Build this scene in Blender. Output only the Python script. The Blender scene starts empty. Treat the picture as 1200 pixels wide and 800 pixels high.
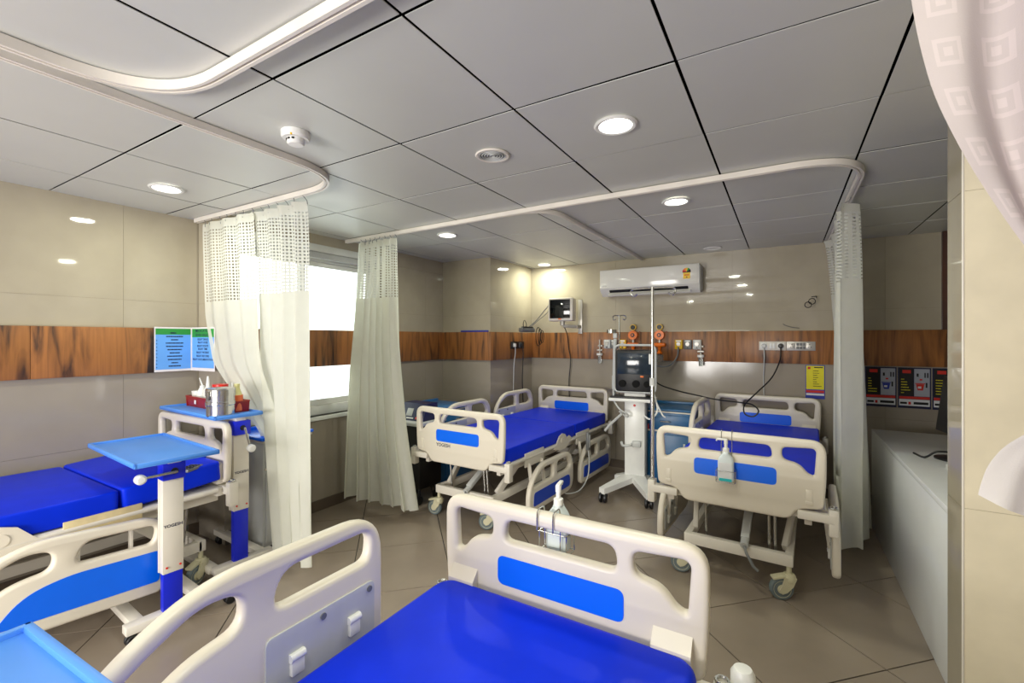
import bpy, bmesh, math, random
from mathutils import Vector, Matrix

random.seed(7)
C = bpy.context.scene.collection
PI = math.pi
CEIL = 2.345

# ------------------------------------------------------------------ camera
cam = bpy.data.cameras.new('camera')
cam_o = bpy.data.objects.new('camera', cam)
C.objects.link(cam_o)
cam_o.location = (0, 0, 1.46)
cam_o.rotation_euler = (math.radians(90), 0, math.radians(30.9))
cam.sensor_width = 36
cam.lens = 36 * 533.5 / 1200
cam.shift_y = -3.2 / 1200
cam.clip_start = 0.05
bpy.context.scene.camera = cam_o

# ------------------------------------------------------------------ world, light, exposure
SKY = 2.8
LAMP = 7.5          # watts of one ceiling downlight
FRONT_FILL = 8.0   # unseen downlights added to brighten the near bay
world = bpy.data.worlds.new('overcast sky')
bpy.context.scene.world = world
world.use_nodes = True
wb = world.node_tree.nodes['Background']
wb.inputs[0].default_value = (0.90, 1.0, 0.94, 1)
wb.inputs[1].default_value = SKY
vs = bpy.context.scene.view_settings
vs.view_transform = 'Standard'
vs.look = 'None'
vs.exposure = 0.12
vs.gamma = 1.0
vs.use_curve_mapping = False
cy = bpy.context.scene.cycles
cy.max_bounces = 8
cy.diffuse_bounces = 5
cy.glossy_bounces = 4
cy.transparent_max_bounces = 12
cy.sample_clamp_indirect = 6.0


def area_light(name, loc, rot, size, size_y, watts, color):
    l = bpy.data.lights.new(name, 'AREA')
    l.shape = 'RECTANGLE'
    l.size, l.size_y, l.energy, l.color = size, size_y, watts, color
    o = bpy.data.objects.new(name, l)
    o.location, o.rotation_euler = loc, rot
    C.objects.link(o)
    return o


# unseen area light added behind the camera as front fill (frame: fill_light_frame)
area_light('rear_fill_light', (-1.7, -2.36, 1.10), (math.radians(90), 0, 0), 1.9, 1.05, 150, (1.0, 0.97, 0.93))


# ------------------------------------------------------------------ materials
def S(r, g, b):
    def f(c):
        c /= 255.0
        return c / 12.92 if c <= 0.04045 else ((c + 0.055) / 1.055) ** 2.4
    return (f(r), f(g), f(b), 1)


def mat(name, col, rough=0.5, metal=0.0, var=0.06, scale=6.0, bump=0.0, bscale=60.0, coat=0.0, trans=0.0, emit=0.0, spec=0.5):
    m = bpy.data.materials.new(name)
    m.use_nodes = True
    nt = m.node_tree
    p = nt.nodes['Principled BSDF']
    p.inputs['Roughness'].default_value = rough
    p.inputs['Metallic'].default_value = metal
    p.inputs['Specular IOR Level'].default_value = spec
    p.inputs['Coat Weight'].default_value = coat
    p.inputs['Transmission Weight'].default_value = trans
    geo = nt.nodes.new('ShaderNodeNewGeometry')
    n = nt.nodes.new('ShaderNodeTexNoise')
    n.inputs['Scale'].default_value = scale
    n.inputs['Detail'].default_value = 4
    nt.links.new(geo.outputs['Position'], n.inputs['Vector'])
    r = nt.nodes.new('ShaderNodeValToRGB')
    a, b = 1 - var, 1 + var
    r.color_ramp.elements[0].position = 0.3
    r.color_ramp.elements[1].position = 0.7
    r.color_ramp.elements[0].color = (min(col[0] * a, 1), min(col[1] * a, 1), min(col[2] * a, 1), 1)
    r.color_ramp.elements[1].color = (min(col[0] * b, 1), min(col[1] * b, 1), min(col[2] * b, 1), 1)
    nt.links.new(n.outputs['Fac'], r.inputs['Fac'])
    nt.links.new(r.outputs['Color'], p.inputs['Base Color'])
    if bump > 0:
        n2 = nt.nodes.new('ShaderNodeTexNoise')
        n2.inputs['Scale'].default_value = bscale
        nt.links.new(geo.outputs['Position'], n2.inputs['Vector'])
        bp = nt.nodes.new('ShaderNodeBump')
        bp.inputs['Strength'].default_value = bump
        bp.inputs['Distance'].default_value = 0.004
        nt.links.new(n2.outputs['Fac'], bp.inputs['Height'])
        nt.links.new(bp.outputs['Normal'], p.inputs['Normal'])
    if emit:
        p.inputs['Emission Color'].default_value = col
        p.inputs['Emission Strength'].default_value = emit
    return m


def wood_mat(name, base, dark):
    m = bpy.data.materials.new(name)
    m.use_nodes = True
    nt = m.node_tree
    p = nt.nodes['Principled BSDF']
    p.inputs['Roughness'].default_value = 0.42
    geo = nt.nodes.new('ShaderNodeNewGeometry')
    mp = nt.nodes.new('ShaderNodeMapping')
    mp.inputs['Scale'].default_value = (6, 6, 0.8)
    nt.links.new(geo.outputs['Position'], mp.inputs['Vector'])
    n = nt.nodes.new('ShaderNodeTexNoise')
    n.inputs['Scale'].default_value = 1.6
    n.inputs['Detail'].default_value = 8
    n.inputs['Distortion'].default_value = 1.7
    nt.links.new(mp.outputs['Vector'], n.inputs['Vector'])
    r = nt.nodes.new('ShaderNodeValToRGB')
    e = r.color_ramp.elements
    e[0].position, e[0].color = 0.29, dark
    e[1].position, e[1].color = 0.56, base
    x = e.new(0.42)
    x.color = tuple((0.42 * d + 0.58 * b) for d, b in zip(dark, base))
    nt.links.new(n.outputs['Fac'], r.inputs['Fac'])
    mp2 = nt.nodes.new('ShaderNodeMapping')
    mp2.inputs['Scale'].default_value = (90, 90, 3)
    nt.links.new(geo.outputs['Position'], mp2.inputs['Vector'])
    n2 = nt.nodes.new('ShaderNodeTexNoise')
    n2.inputs['Scale'].default_value = 1.0
    nt.links.new(mp2.outputs['Vector'], n2.inputs['Vector'])
    mx = nt.nodes.new('ShaderNodeMix')
    mx.data_type = 'RGBA'
    mx.blend_type = 'MULTIPLY'
    mx.inputs['Factor'].default_value = 0.5
    nt.links.new(r.outputs['Color'], mx.inputs['A'])
    nt.links.new(n2.outputs['Fac'], mx.inputs['B'])
    g = nt.nodes.new('ShaderNodeBrightContrast')
    g.inputs['Bright'].default_value = 0.01
    nt.links.new(mx.outputs['Result'], g.inputs['Color'])
    nt.links.new(g.outputs['Color'], p.inputs['Base Color'])
    return m


def cloth_mat(name, col, trans=0.35, squares=False, weave=420.0):
    m = bpy.data.materials.new(name)
    m.use_nodes = True
    nt = m.node_tree
    out = nt.nodes['Material Output']
    nt.nodes.remove(nt.nodes['Principled BSDF'])
    d = nt.nodes.new('ShaderNodeBsdfDiffuse')
    t = nt.nodes.new('ShaderNodeBsdfTranslucent')
    mix = nt.nodes.new('ShaderNodeMixShader')
    mix.inputs[0].default_value = trans
    uv = nt.nodes.new('ShaderNodeUVMap')
    uv.uv_map = 'UVMap'
    geo = nt.nodes.new('ShaderNodeNewGeometry')
    n = nt.nodes.new('ShaderNodeTexNoise')
    n.inputs['Scale'].default_value = 14
    nt.links.new(geo.outputs['Position'], n.inputs['Vector'])
    r = nt.nodes.new('ShaderNodeValToRGB')
    r.color_ramp.elements[0].color = (col[0] * 0.93, col[1] * 0.93, col[2] * 0.92, 1)
    r.color_ramp.elements[1].color = col
    nt.links.new(n.outputs['Fac'], r.inputs['Fac'])
    colour = r.outputs['Color']
    if squares:                                   # woven concentric squares
        def node(op, a, b=None):
            q = nt.nodes.new('ShaderNodeMath')
            q.operation = op
            for i, v in enumerate((a, b)):
                if v is None:
                    continue
                if isinstance(v, (int, float)):
                    q.inputs[i].default_value = v
                else:
                    nt.links.new(v, q.inputs[i])
            return q.outputs[0]
        sp = nt.nodes.new('ShaderNodeSeparateXYZ')
        nt.links.new(uv.outputs['UV'], sp.inputs[0])
        a = node('ABSOLUTE', node('SUBTRACT', node('FRACT', node('MULTIPLY', sp.outputs[0], 1 / 0.075)), 0.5))
        b = node('ABSOLUTE', node('SUBTRACT', node('FRACT', node('MULTIPLY', sp.outputs[1], 1 / 0.075)), 0.5))
        k = node('MAXIMUM', a, b)
        ring = node('GREATER_THAN', node('SINE', node('MULTIPLY', k, 34.0)), 0.1)
        inside = node('LESS_THAN', k, 0.37)
        f = node('MULTIPLY', ring, inside)
        mx = nt.nodes.new('ShaderNodeMix')
        mx.data_type = 'RGBA'
        nt.links.new(node('MULTIPLY', f, 0.3), mx.inputs['Factor'])
        nt.links.new(colour, mx.inputs['A'])
        mx.inputs['B'].default_value = (min(col[0] * 1.35, 1), min(col[1] * 1.33, 1), min(col[2] * 1.33, 1), 1)
        colour = mx.outputs['Result']
    n3 = nt.nodes.new('ShaderNodeTexNoise')
    n3.inputs['Scale'].default_value = weave
    nt.links.new(geo.outputs['Position'], n3.inputs['Vector'])
    bp = nt.nodes.new('ShaderNodeBump')
    bp.inputs['Strength'].default_value = 0.15
    bp.inputs['Distance'].default_value = 0.002
    nt.links.new(n3.outputs['Fac'], bp.inputs['Height'])
    for s in (d, t):
        nt.links.new(colour, s.inputs['Color'])
    nt.links.new(bp.outputs['Normal'], d.inputs['Normal'])
    nt.links.new(d.outputs[0], mix.inputs[1])
    nt.links.new(t.outputs[0], mix.inputs[2])
    nt.links.new(mix.outputs[0], out.inputs['Surface'])
    return m


M = {}
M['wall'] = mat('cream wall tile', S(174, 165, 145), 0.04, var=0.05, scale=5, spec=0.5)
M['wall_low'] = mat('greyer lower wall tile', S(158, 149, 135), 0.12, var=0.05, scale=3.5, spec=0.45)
M['pillar'] = mat('cream pillar tile', S(236, 226, 200), 0.22, var=0.05, scale=7)
M['joint'] = mat('tile grout', S(146, 137, 119), 0.8)
M['floor'] = mat('grey brown floor tile', S(146, 133, 118), 0.24, var=0.09, scale=2.2, bump=0.03)
M['floor_joint'] = mat('dark floor grout', S(38, 33, 29), 0.8)
M['ceil'] = mat('satin grey ceiling metal', S(208, 209, 203), 0.4, 0.1, var=0.02, scale=3)
M['ceil_dark'] = mat('dark ceiling void', S(14, 13, 12), 0.9, spec=0.0)
M['wood'] = wood_mat('teak veneer', S(178, 114, 54), S(44, 20, 8))
M['wood_dark'] = wood_mat('dark veneer', S(96, 52, 28), S(30, 14, 8))
M['skirt'] = mat('brown skirting', S(92, 80, 68), 0.4)
M['track'] = mat('white track paint', S(232, 226, 216), 0.35)
M['plastic'] = mat('ivory moulded plastic', S(225, 217, 201), 0.33, var=0.02, scale=3)
M['hinge'] = mat('light grey plastic', S(196, 198, 196), 0.4)
M['blue'] = mat('bright blue panel', S(0, 106, 250), 0.3, var=0.03)
M['blue_dark'] = mat('royal blue paint', S(16, 36, 205), 0.35)
M['mattress'] = mat('royal blue vinyl', S(8, 48, 222), 0.42, var=0.06, scale=7, bump=0.10, bscale=24, spec=0.12)
M['table'] = mat('sky blue laminate', S(84, 150, 240), 0.38, var=0.03)
M['cream_metal'] = mat('cream painted metal', S(222, 216, 204), 0.4, var=0.03)
M['steel'] = mat('polished steel', S(205, 205, 203), 0.2, 1.0, var=0.03)
M['chrome'] = mat('chrome rod', S(190, 190, 188), 0.25, 1.0)
M['black'] = mat('black plastic', S(20, 20, 22), 0.4)
M['rough_black'] = mat('matt black plastic', S(14, 14, 15), 0.75, spec=0.2)
M['rubber'] = mat('grey caster rubber', S(104, 116, 118), 0.6)
M['caster'] = mat('aged cream caster', S(202, 196, 164), 0.5)
M['brass'] = mat('aged actuator casing', S(214, 196, 150), 0.5, var=0.1, scale=20)
M['white'] = mat('white plastic', S(236, 236, 232), 0.3)
M['ac'] = mat('glossy white casing', S(226, 224, 216), 0.12, var=0.01)
M['screen'] = mat('dark screen glass', S(12, 15, 16), 0.08)
M['screen_blue'] = mat('dark blue screen glass', S(38, 50, 62), 0.1, var=0.15, scale=20)
M['orange'] = mat('orange plastic', S(245, 120, 8), 0.35)
M['yellow'] = mat('yellow plastic', S(236, 190, 10), 0.4)
M['teal'] = mat('teal blue cabinet', S(22, 92, 140), 0.35)
M['cab_top'] = mat('mid blue cabinet top', S(56, 118, 178), 0.3)
M['counter'] = mat('white glossy laminate', S(228, 230, 230), 0.14, var=0.02)
M['red'] = mat('dark red plastic', S(150, 22, 22), 0.35)
M['red_bright'] = mat('bright red plastic', S(214, 34, 24), 0.35)
M['peach'] = mat('peach orange plastic', S(240, 120, 70), 0.4)
M['bottle'] = mat('milky bottle plastic', S(226, 228, 226), 0.3)
M['gel'] = mat('pale blue bottle plastic', S(222, 232, 234), 0.18, var=0.05)
M['straw'] = mat('pale yellow bottle plastic', S(222, 216, 150), 0.3)
M['teal_cap'] = mat('turquoise liquid', S(40, 190, 200), 0.3)
M['paper'] = mat('white paper', S(232, 226, 226), 0.6)
M['paper_blue'] = mat('printed light blue', S(104, 168, 240), 0.6)
M['paper_green'] = mat('printed green', S(44, 146, 60), 0.6)
M['ink'] = mat('navy ink', S(22, 30, 66), 0.7)
M['ink_black'] = mat('black print', S(14, 12, 14), 0.6)
M['ink_white'] = mat('white print', S(222, 224, 226), 0.6)
M['ink_yellow'] = mat('yellow print', S(226, 214, 30), 0.6)
M['ink_red'] = mat('red print', S(206, 40, 26), 0.6)
M['ink_blue'] = mat('blue print', S(36, 56, 160), 0.6)
M['ink_grey'] = mat('grey print', S(168, 172, 184), 0.6)
M['navy'] = mat('navy control panel', S(24, 28, 70), 0.35)
M['grey'] = mat('mid grey plastic', S(112, 114, 114), 0.4)
M['silver'] = mat('silver socket plate', S(188, 184, 176), 0.35, 0.3)
M['frame'] = mat('white window frame', S(226, 228, 222), 0.3)
M['fabric'] = cloth_mat('off white curtain cotton', S(243, 243, 233), 0.5)
M['net'] = cloth_mat('off white curtain net', S(243, 244, 236), 0.5)
M['damask'] = cloth_mat('pink white damask', S(200, 189, 190), 0.25, squares=True)
M['plain_damask'] = cloth_mat('plain white tail cloth', S(214, 208, 207), 0.25)
M['concrete'] = mat('pale painted facade', S(214, 214, 216), 0.8, var=0.08, scale=0.4)
M['far_window'] = mat('far window glass', S(170, 176, 182), 0.3)
g = bpy.data.materials.new('clear window glass')
g.use_nodes = True
_nt = g.node_tree
_nt.nodes.remove(_nt.nodes['Principled BSDF'])
_tr = _nt.nodes.new('ShaderNodeBsdfTransparent')
_gl = _nt.nodes.new('ShaderNodeBsdfGlossy')
_gl.inputs['Roughness'].default_value = 0.02
_fr = _nt.nodes.new('ShaderNodeFresnel')
_fr.inputs['IOR'].default_value = 1.25
_mx = _nt.nodes.new('ShaderNodeMixShader')
_nt.links.new(_fr.outputs[0], _mx.inputs[0])
_nt.links.new(_tr.outputs[0], _mx.inputs[1])
_nt.links.new(_gl.outputs[0], _mx.inputs[2])
_nt.links.new(_mx.outputs[0], _nt.nodes['Material Output'].inputs['Surface'])
M['glass'] = g
M['clear'] = mat('clear plastic', S(226, 232, 230), 0.08, trans=0.85, var=0.0)
M['lamp'] = mat('lit lamp diffuser', (1.0, 0.97, 0.88, 1), 0.5, var=0.0, emit=9.0)


# ------------------------------------------------------------------ mesh helpers
def smooth(me, ang=35):
    me.shade_smooth()
    me.set_sharp_from_angle(angle=math.radians(ang))


class MB:
    """collects shapes into one bmesh"""
    def __init__(self):
        self.bm = bmesh.new()

    def add(self, other, mx=None):
        me = bpy.data.meshes.new('tmp')
        other.to_mesh(me)
        other.free()
        if mx is not None:
            me.transform(mx)
        self.bm.from_mesh(me)
        bpy.data.meshes.remove(me)
        return self

    def box(self, c, s, bev=0.0, rot=None, seg=2):
        b = bmesh.new()
        bmesh.ops.create_cube(b, size=1)
        bmesh.ops.scale(b, vec=s, verts=b.verts)
        if bev > 0:
            bmesh.ops.bevel(b, geom=b.edges[:], offset=min(bev, min(s) * 0.49), segments=seg, profile=0.5, affect='EDGES')
        mx = Matrix.Translation(c)
        if rot is not None:
            mx = mx @ rot
        return self.add(b, mx)

    def box2(self, a, b, bev=0.0):
        c = [(p + q) / 2 for p, q in zip(a, b)]
        s = [abs(q - p) for p, q in zip(a, b)]
        return self.box(c, s, bev)

    def bar(self, p, q, w, h=None, bev=0.0):
        """box of section w x h from p to q (h measured upward-ish)"""
        p, q = Vector(p), Vector(q)
        d = q - p
        h = h or w
        z = d.normalized()
        up = Vector((0, 0, 1)) if abs(z.z) < 0.95 else Vector((0, 1, 0))
        x = up.cross(z).normalized()
        y = z.cross(x)
        rot = Matrix((x, y, z)).transposed().to_4x4()
        return self.box((p + q) / 2, (w, h, d.length), bev, rot)

    def cyl(self, p, q, r, r2=None, seg=16, caps=True):
        p, q = Vector(p), Vector(q)
        d = q - p
        b = bmesh.new()
        bmesh.ops.create_cone(b, cap_ends=caps, segments=seg, radius1=r, radius2=r if r2 is None else r2, depth=d.length)
        mx = Matrix.Translation((p + q) / 2) @ d.to_track_quat('Z', 'Y').to_matrix().to_4x4()
        return self.add(b, mx)

    def sph(self, c, r, s=(1, 1, 1), seg=16):
        b = bmesh.new()
        bmesh.ops.create_uvsphere(b, u_segments=seg, v_segments=seg // 2, radius=r)
        bmesh.ops.scale(b, vec=s, verts=b.verts)
        return self.add(b, Matrix.Translation(c))

    def tube(self, pts, r, seg=8, closed=False):
        pts = [Vector(p) for p in pts]
        n = len(pts)
        rings = []
        prev = None
        for i, p in enumerate(pts):
            if closed:
                t = pts[(i + 1) % n] - pts[i - 1]
            else:
                t = pts[min(i + 1, n - 1)] - pts[max(i - 1, 0)]
            t.normalize()
            if prev is None:
                a = Vector((0, 0, 1)) if abs(t.z) < 0.9 else Vector((1, 0, 0))
                u = t.cross(a).normalized()
            else:
                u = (prev - t * prev.dot(t)).normalized()
            prev = u
            v = t.cross(u)
            rings.append([self.bm.verts.new(p + (u * math.cos(2 * PI * k / seg) + v * math.sin(2 * PI * k / seg)) * r) for k in range(seg)])
        for i in range(n if closed else n - 1):
            A, B = rings[i], rings[(i + 1) % n]
            for k in range(seg):
                self.bm.faces.new((A[k], A[(k + 1) % seg], B[(k + 1) % seg], B[k]))
        if not closed:
            self.bm.faces.new(rings[0][::-1])
            self.bm.faces.new(rings[-1])
        return self

    def lathe(self, prof, c=(0, 0, 0), axis='Z', seg=24, ring=False):
        rot = {'Z': Matrix.Identity(4), 'X': Matrix.Rotation(PI / 2, 4, 'Y'), 'Y': Matrix.Rotation(-PI / 2, 4, 'X')}[axis]
        b = bmesh.new()
        rings = [[b.verts.new((r * math.cos(2 * PI * k / seg), r * math.sin(2 * PI * k / seg), z)) for k in range(seg)] for r, z in prof]
        for A, B in zip(rings, rings[1:] + (rings[:1] if ring else [])):
            for k in range(seg):
                b.faces.new((A[k], A[(k + 1) % seg], B[(k + 1) % seg], B[k]))
        if not ring:
            b.faces.new(rings[0][::-1])
            b.faces.new(rings[-1])
        bmesh.ops.remove_doubles(b, verts=b.verts, dist=1e-6)
        bmesh.ops.recalc_face_normals(b, faces=b.faces)
        return self.add(b, Matrix.Translation(c) @ rot)

    def prism(self, poly, a, b, axis='X'):
        """extrude a 2D polygon along an axis from a to b. X: poly=(y,z)  Y: poly=(x,z)  Z: poly=(x,y)"""
        def P(u, v, w):
            return {'X': (w, u, v), 'Y': (u, w, v), 'Z': (u, v, w)}[axis]
        A = [self.bm.verts.new(P(u, v, a)) for u, v in poly]
        B = [self.bm.verts.new(P(u, v, b)) for u, v in poly]
        n = len(poly)
        fs = [self.bm.faces.new(A), self.bm.faces.new(B[::-1])]
        for k in range(n):
            fs.append(self.bm.faces.new((A[k], B[k], B[(k + 1) % n], A[(k + 1) % n])))
        bmesh.ops.recalc_face_normals(self.bm, faces=fs)
        return self

    def mesh(self, name, ang=35):
        me = bpy.data.meshes.new(name)
        bmesh.ops.recalc_face_normals(self.bm, faces=self.bm.faces)
        self.bm.to_mesh(me)
        self.bm.free()
        smooth(me, ang)
        return me

    def build(self, name, m, parent=None, loc=None, ang=35):
        return link(name, self.mesh(name, ang), m, parent, loc)


def link(name, me, m, parent=None, loc=None, rot=None):
    if m is not None and len(me.materials) == 0:
        me.materials.append(M[m] if isinstance(m, str) else m)
    o = bpy.data.objects.new(name, me)
    C.objects.link(o)
    if parent is not None:
        o.parent = parent
    if loc is not None:
        o.location = loc
    if rot is not None:
        o.rotation_euler = rot
    return o


def tag(o, label, cat, group=None):
    o['label'] = label
    o['category'] = cat
    if group:
        o['group'] = group
    return o


def thing(name, label, cat, loc=(0, 0, 0), rz=0.0, group=None):
    o = bpy.data.objects.new(name, None)
    o.empty_display_size = 0.1
    C.objects.link(o)
    o.location = loc
    o.rotation_euler = (0, 0, rz)
    return tag(o, label, cat, group)


def structure(o):
    o['kind'] = 'structure'
    return o


def empty_structure(name):
    o = bpy.data.objects.new(name, None)
    o.empty_display_size = 0.1
    C.objects.link(o)
    return structure(o)


def round_poly(pts, n=6):
    """pts (x, y, r): polygon with rounded corners"""
    out = []
    k = len(pts)
    for i in range(k):
        x, y, r = pts[i]
        p = Vector((x, y))
        a = Vector(pts[i - 1][:2]) - p
        b = Vector(pts[(i + 1) % k][:2]) - p
        r = min(r, a.length * 0.49, b.length * 0.49)
        if r < 1e-4:
            out.append((x, y))
            continue
        a = p + a.normalized() * r
        b = p + b.normalized() * r
        for j in range(n + 1):
            t = j / n
            q = a * (1 - t) ** 2 + p * 2 * t * (1 - t) + b * t * t
            out.append((q.x, q.y))
    return out


_plates = {}


def plate(key, outline, holes, half, bev):
    """flat plate with holes and rounded rims, outline in XY, thickness along Z"""
    if key in _plates:
        return _plates[key]
    cu = bpy.data.curves.new(key, 'CURVE')
    cu.dimensions = '2D'
    cu.fill_mode = 'BOTH'
    cu.extrude = half
    cu.bevel_depth = bev
    cu.bevel_resolution = 2
    cu.offset = -bev
    for pl in [outline] + holes:
        sp = cu.splines.new('POLY')
        sp.points.add(len(pl) - 1)
        for q, (x, y) in zip(sp.points, pl):
            q.co = (x, y, 0, 1)
        sp.use_cyclic_u = True
    o = bpy.data.objects.new(key, cu)
    C.objects.link(o)
    dg = bpy.context.evaluated_depsgraph_get()
    me = bpy.data.meshes.new_from_object(o.evaluated_get(dg))
    bpy.data.objects.remove(o)
    bpy.data.curves.remove(cu)
    me.name = key
    bm = bmesh.new()
    bm.from_mesh(me)
    bmesh.ops.remove_doubles(bm, verts=bm.verts, dist=1e-5)
    bm.to_mesh(me)
    bm.free()
    smooth(me, 40)
    _plates[key] = me
    return me


def text_mesh(s, size, thick=0.0006):
    cu = bpy.data.curves.new('lettering', 'FONT')
    cu.body = s
    cu.size = size
    cu.align_x = 'CENTER'
    cu.align_y = 'CENTER'
    cu.extrude = thick
    cu.resolution_u = 3
    cu.offset = size * 0.008
    o = bpy.data.objects.new('lettering', cu)
    C.objects.link(o)
    dg = bpy.context.evaluated_depsgraph_get()
    me = bpy.data.meshes.new_from_object(o.evaluated_get(dg))
    bpy.data.objects.remove(o)
    bpy.data.curves.remove(cu)
    return me


UPX = Matrix.Rotation(PI / 2, 4, 'X')          # XY plate -> XZ, front facing -Y
UPYZ = Matrix(((0, 0, 1, 0), (1, 0, 0, 0), (0, 1, 0, 0), (0, 0, 0, 1)))   # XY -> YZ, front facing +X


def tf(me, mx):
    me = me.copy()
    me.transform(mx)
    return me


def dup(root, loc, rz=None, label=None, group=None):
    r = root.copy()
    C.objects.link(r)
    r.location = loc
    if rz is not None:
        r.rotation_euler = (0, 0, rz)
    if label:
        r['label'] = label
    if group:
        r['group'] = group
    for ch in list(root.children):
        c = ch.copy()
        C.objects.link(c)
        c.parent = r
        for g2 in list(ch.children):
            d = g2.copy()
            C.objects.link(d)
            d.parent = c
    return r


def smooth_path(pts, n=8):
    """Catmull-Rom through the points"""
    P = [Vector(p) for p in pts]
    P = [P[0] * 2 - P[1]] + P + [P[-1] * 2 - P[-2]]
    out = []
    for i in range(1, len(P) - 2):
        a, b, c, d = P[i - 1:i + 3]
        for k in range(n):
            t = k / n
            out.append(0.5 * ((2 * b) + (c - a) * t + (2 * a - 5 * b + 4 * c - d) * t * t + (3 * b - 3 * c + d - a) * t ** 3))
    out.append(P[-2])
    return out


def clip_poly(poly, x0, x1, y0, y1):
    def cut(pl, f, inter):
        res = []
        for i in range(len(pl)):
            a, b = pl[i - 1], pl[i]
            fa, fb = f(a), f(b)
            if fa >= 0:
                if fb < 0:
                    res.append(inter(a, b, fa, fb))
                else:
                    res.append(b)
                    continue
            elif fb >= 0:
                res.append(inter(a, b, fa, fb))
                res.append(b)
        return res

    def inter(a, b, fa, fb):
        t = fa / (fa - fb)
        return (a[0] + (b[0] - a[0]) * t, a[1] + (b[1] - a[1]) * t)
    for f in (lambda p: p[0] - x0, lambda p: x1 - p[0], lambda p: p[1] - y0, lambda p: y1 - p[1]):
        if len(poly) < 3:
            return []
        poly = cut(poly, f, inter)
    return poly


# ------------------------------------------------------------------ room
XL, XW, XR = -3.77, -3.40, 2.30
YB, YF, YS, YN = 5.06, -2.40, 1.72, 4.12
XN = -2.74                                       # face of the corner column

# floor: dark grout bed with diagonal tiles
fl = MB().box2((XL - 0.1, YF - 0.1, -0.06), (XR + 0.1, YB + 0.1, -0.004)).build('floor', 'floor_joint')
structure(fl)
r2 = math.sqrt(0.5)
TS, U0, V0 = 0.591, 2.092, 1.545
gap = 0.003
tile_me = None
for i in range(-14, 14):
    for j in range(-14, 14):
        u, v = U0 + i * TS, V0 + j * TS
        q = [(u + gap, v + gap), (u + TS - gap, v + gap), (u + TS - gap, v + TS - gap), (u + gap, v + TS - gap)]
        q = [((a - b) * r2, (a + b) * r2) for a, b in q]
        pl = clip_poly(q, XL, XR, YF, YB)
        if len(pl) < 3:
            continue
        whole = len(pl) == 4 and all(abs(p[0] - s[0]) + abs(p[1] - s[1]) < 1e-6 for p, s in zip(sorted(pl), sorted(q)))
        cx = sum(p[0] for p in q) / 4
        cyy = sum(p[1] for p in q) / 4
        if whole and tile_me:
            link('floor_tile', tile_me, None, fl, (cx, cyy, 0))
            continue
        me = MB().prism([(p[0] - cx, p[1] - cyy) for p in pl], -0.008, 0.0, 'Z').mesh('floor_tile', 20)
        me.materials.append(M['floor'])
        link('floor_tile', me, None, fl, (cx, cyy, 0))
        if whole:
            tile_me = me

# ceiling: dark void with satin metal panels
ce = MB().box2((XL - 0.1, YF - 0.1, CEIL + 0.02), (XR + 0.1, YB + 0.1, CEIL + 0.1)).build('ceiling', 'ceil_dark')
structure(ce)
GX, GY, GS = -0.898, 0.9145, 0.6007
panels = {}
for i in range(-6, 7):
    for j in range(-7, 8):
        x0, x1 = max(GX + i * GS + 0.005, XL), min(GX + (i + 1) * GS - 0.005, XR)
        y0, y1 = max(GY + j * GS + 0.005, YF), min(GY + (j + 1) * GS - 0.005, YB)
        if x1 - x0 < 0.02 or y1 - y0 < 0.02:
            continue
        k = (round(x1 - x0, 3), round(y1 - y0, 3))
        if k not in panels:
            me = MB().box((0, 0, 0), (x1 - x0, y1 - y0, 0.003), 0.0006, seg=1).mesh('ceiling_panel')
            me.materials.append(M['ceil'])
            panels[k] = me
        o = link('ceiling_panel', panels[k], None, ce, ((x0 + x1) / 2, (y0 + y1) / 2, CEIL + 0.0015 + random.uniform(-0.001, 0.001)))
        o.rotation_euler = (random.uniform(-0.003, 0.003), random.uniform(-0.003, 0.003), 0)


def tiled_wall(name, origin, d, length, z0, z1, m, tw=1.2, th=0.6, hole=None, off=0.0, thick=0.1, ext=(0.1, 0.1)):
    """wall with inner face through origin along unit d=(dx,dy); inside lies to the left of d... normal n"""
    d = Vector((d[0], d[1], 0))
    n = Vector((-d.y, d.x, 0))                   # points into the room
    rot = Matrix((d, n, Vector((0, 0, 1)))).transposed().to_4x4()
    base = Matrix.Translation(Vector((origin[0], origin[1], 0))) @ rot
    cells = []
    xs = sorted(set([0, length] + [off + k * tw for k in range(-2, 20) if 0.03 < off + k * tw < length - 0.03] + ([hole[0], hole[1]] if hole else [])))
    zs = sorted(set([z0, z1] + [0.77, 1.38, 1.72] + ([hole[2], hole[3]] if hole else [])))
    b = MB()
    if hole:
        for (a0, a1, c0, c1) in ((0, hole[0], z0, z1), (hole[1], length, z0, z1), (hole[0], hole[1], z0, hole[2]), (hole[0], hole[1], hole[3], z1)):
            if a1 - a0 > 0.005 and c1 - c0 > 0.005:
                a0 = -ext[0] if a0 == 0 else a0
                a1 = length + ext[1] if a1 == length else a1
                b.box(((a0 + a1) / 2, -thick / 2 - 0.008, (c0 + c1) / 2), (a1 - a0, thick, c1 - c0))
    else:
        b.box2((-ext[0], -thick - 0.008, z0), (length + ext[1], -0.008, z1))
    me = b.mesh(name)
    me.transform(base)
    w = structure(link(name, me, 'joint'))
    for a0, a1 in zip(xs, xs[1:]):
        for c0, c1 in zip(zs, zs[1:]):
            if hole and a0 >= hole[0] - 1e-6 and a1 <= hole[1] + 1e-6 and c0 >= hole[2] - 1e-6 and c1 <= hole[3] + 1e-6:
                continue
            g2 = 0.0006
            q = MB().box(((a0 + a1) / 2, -0.004, (c0 + c1) / 2), (a1 - a0 - 2 * g2, 0.008, c1 - c0 - 2 * g2)).mesh('wall_tile')
            q.transform(base)
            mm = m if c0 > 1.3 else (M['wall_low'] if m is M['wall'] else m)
            q.materials.append(mm)
            link('wall_tile', q, None, w)
    return w


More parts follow.
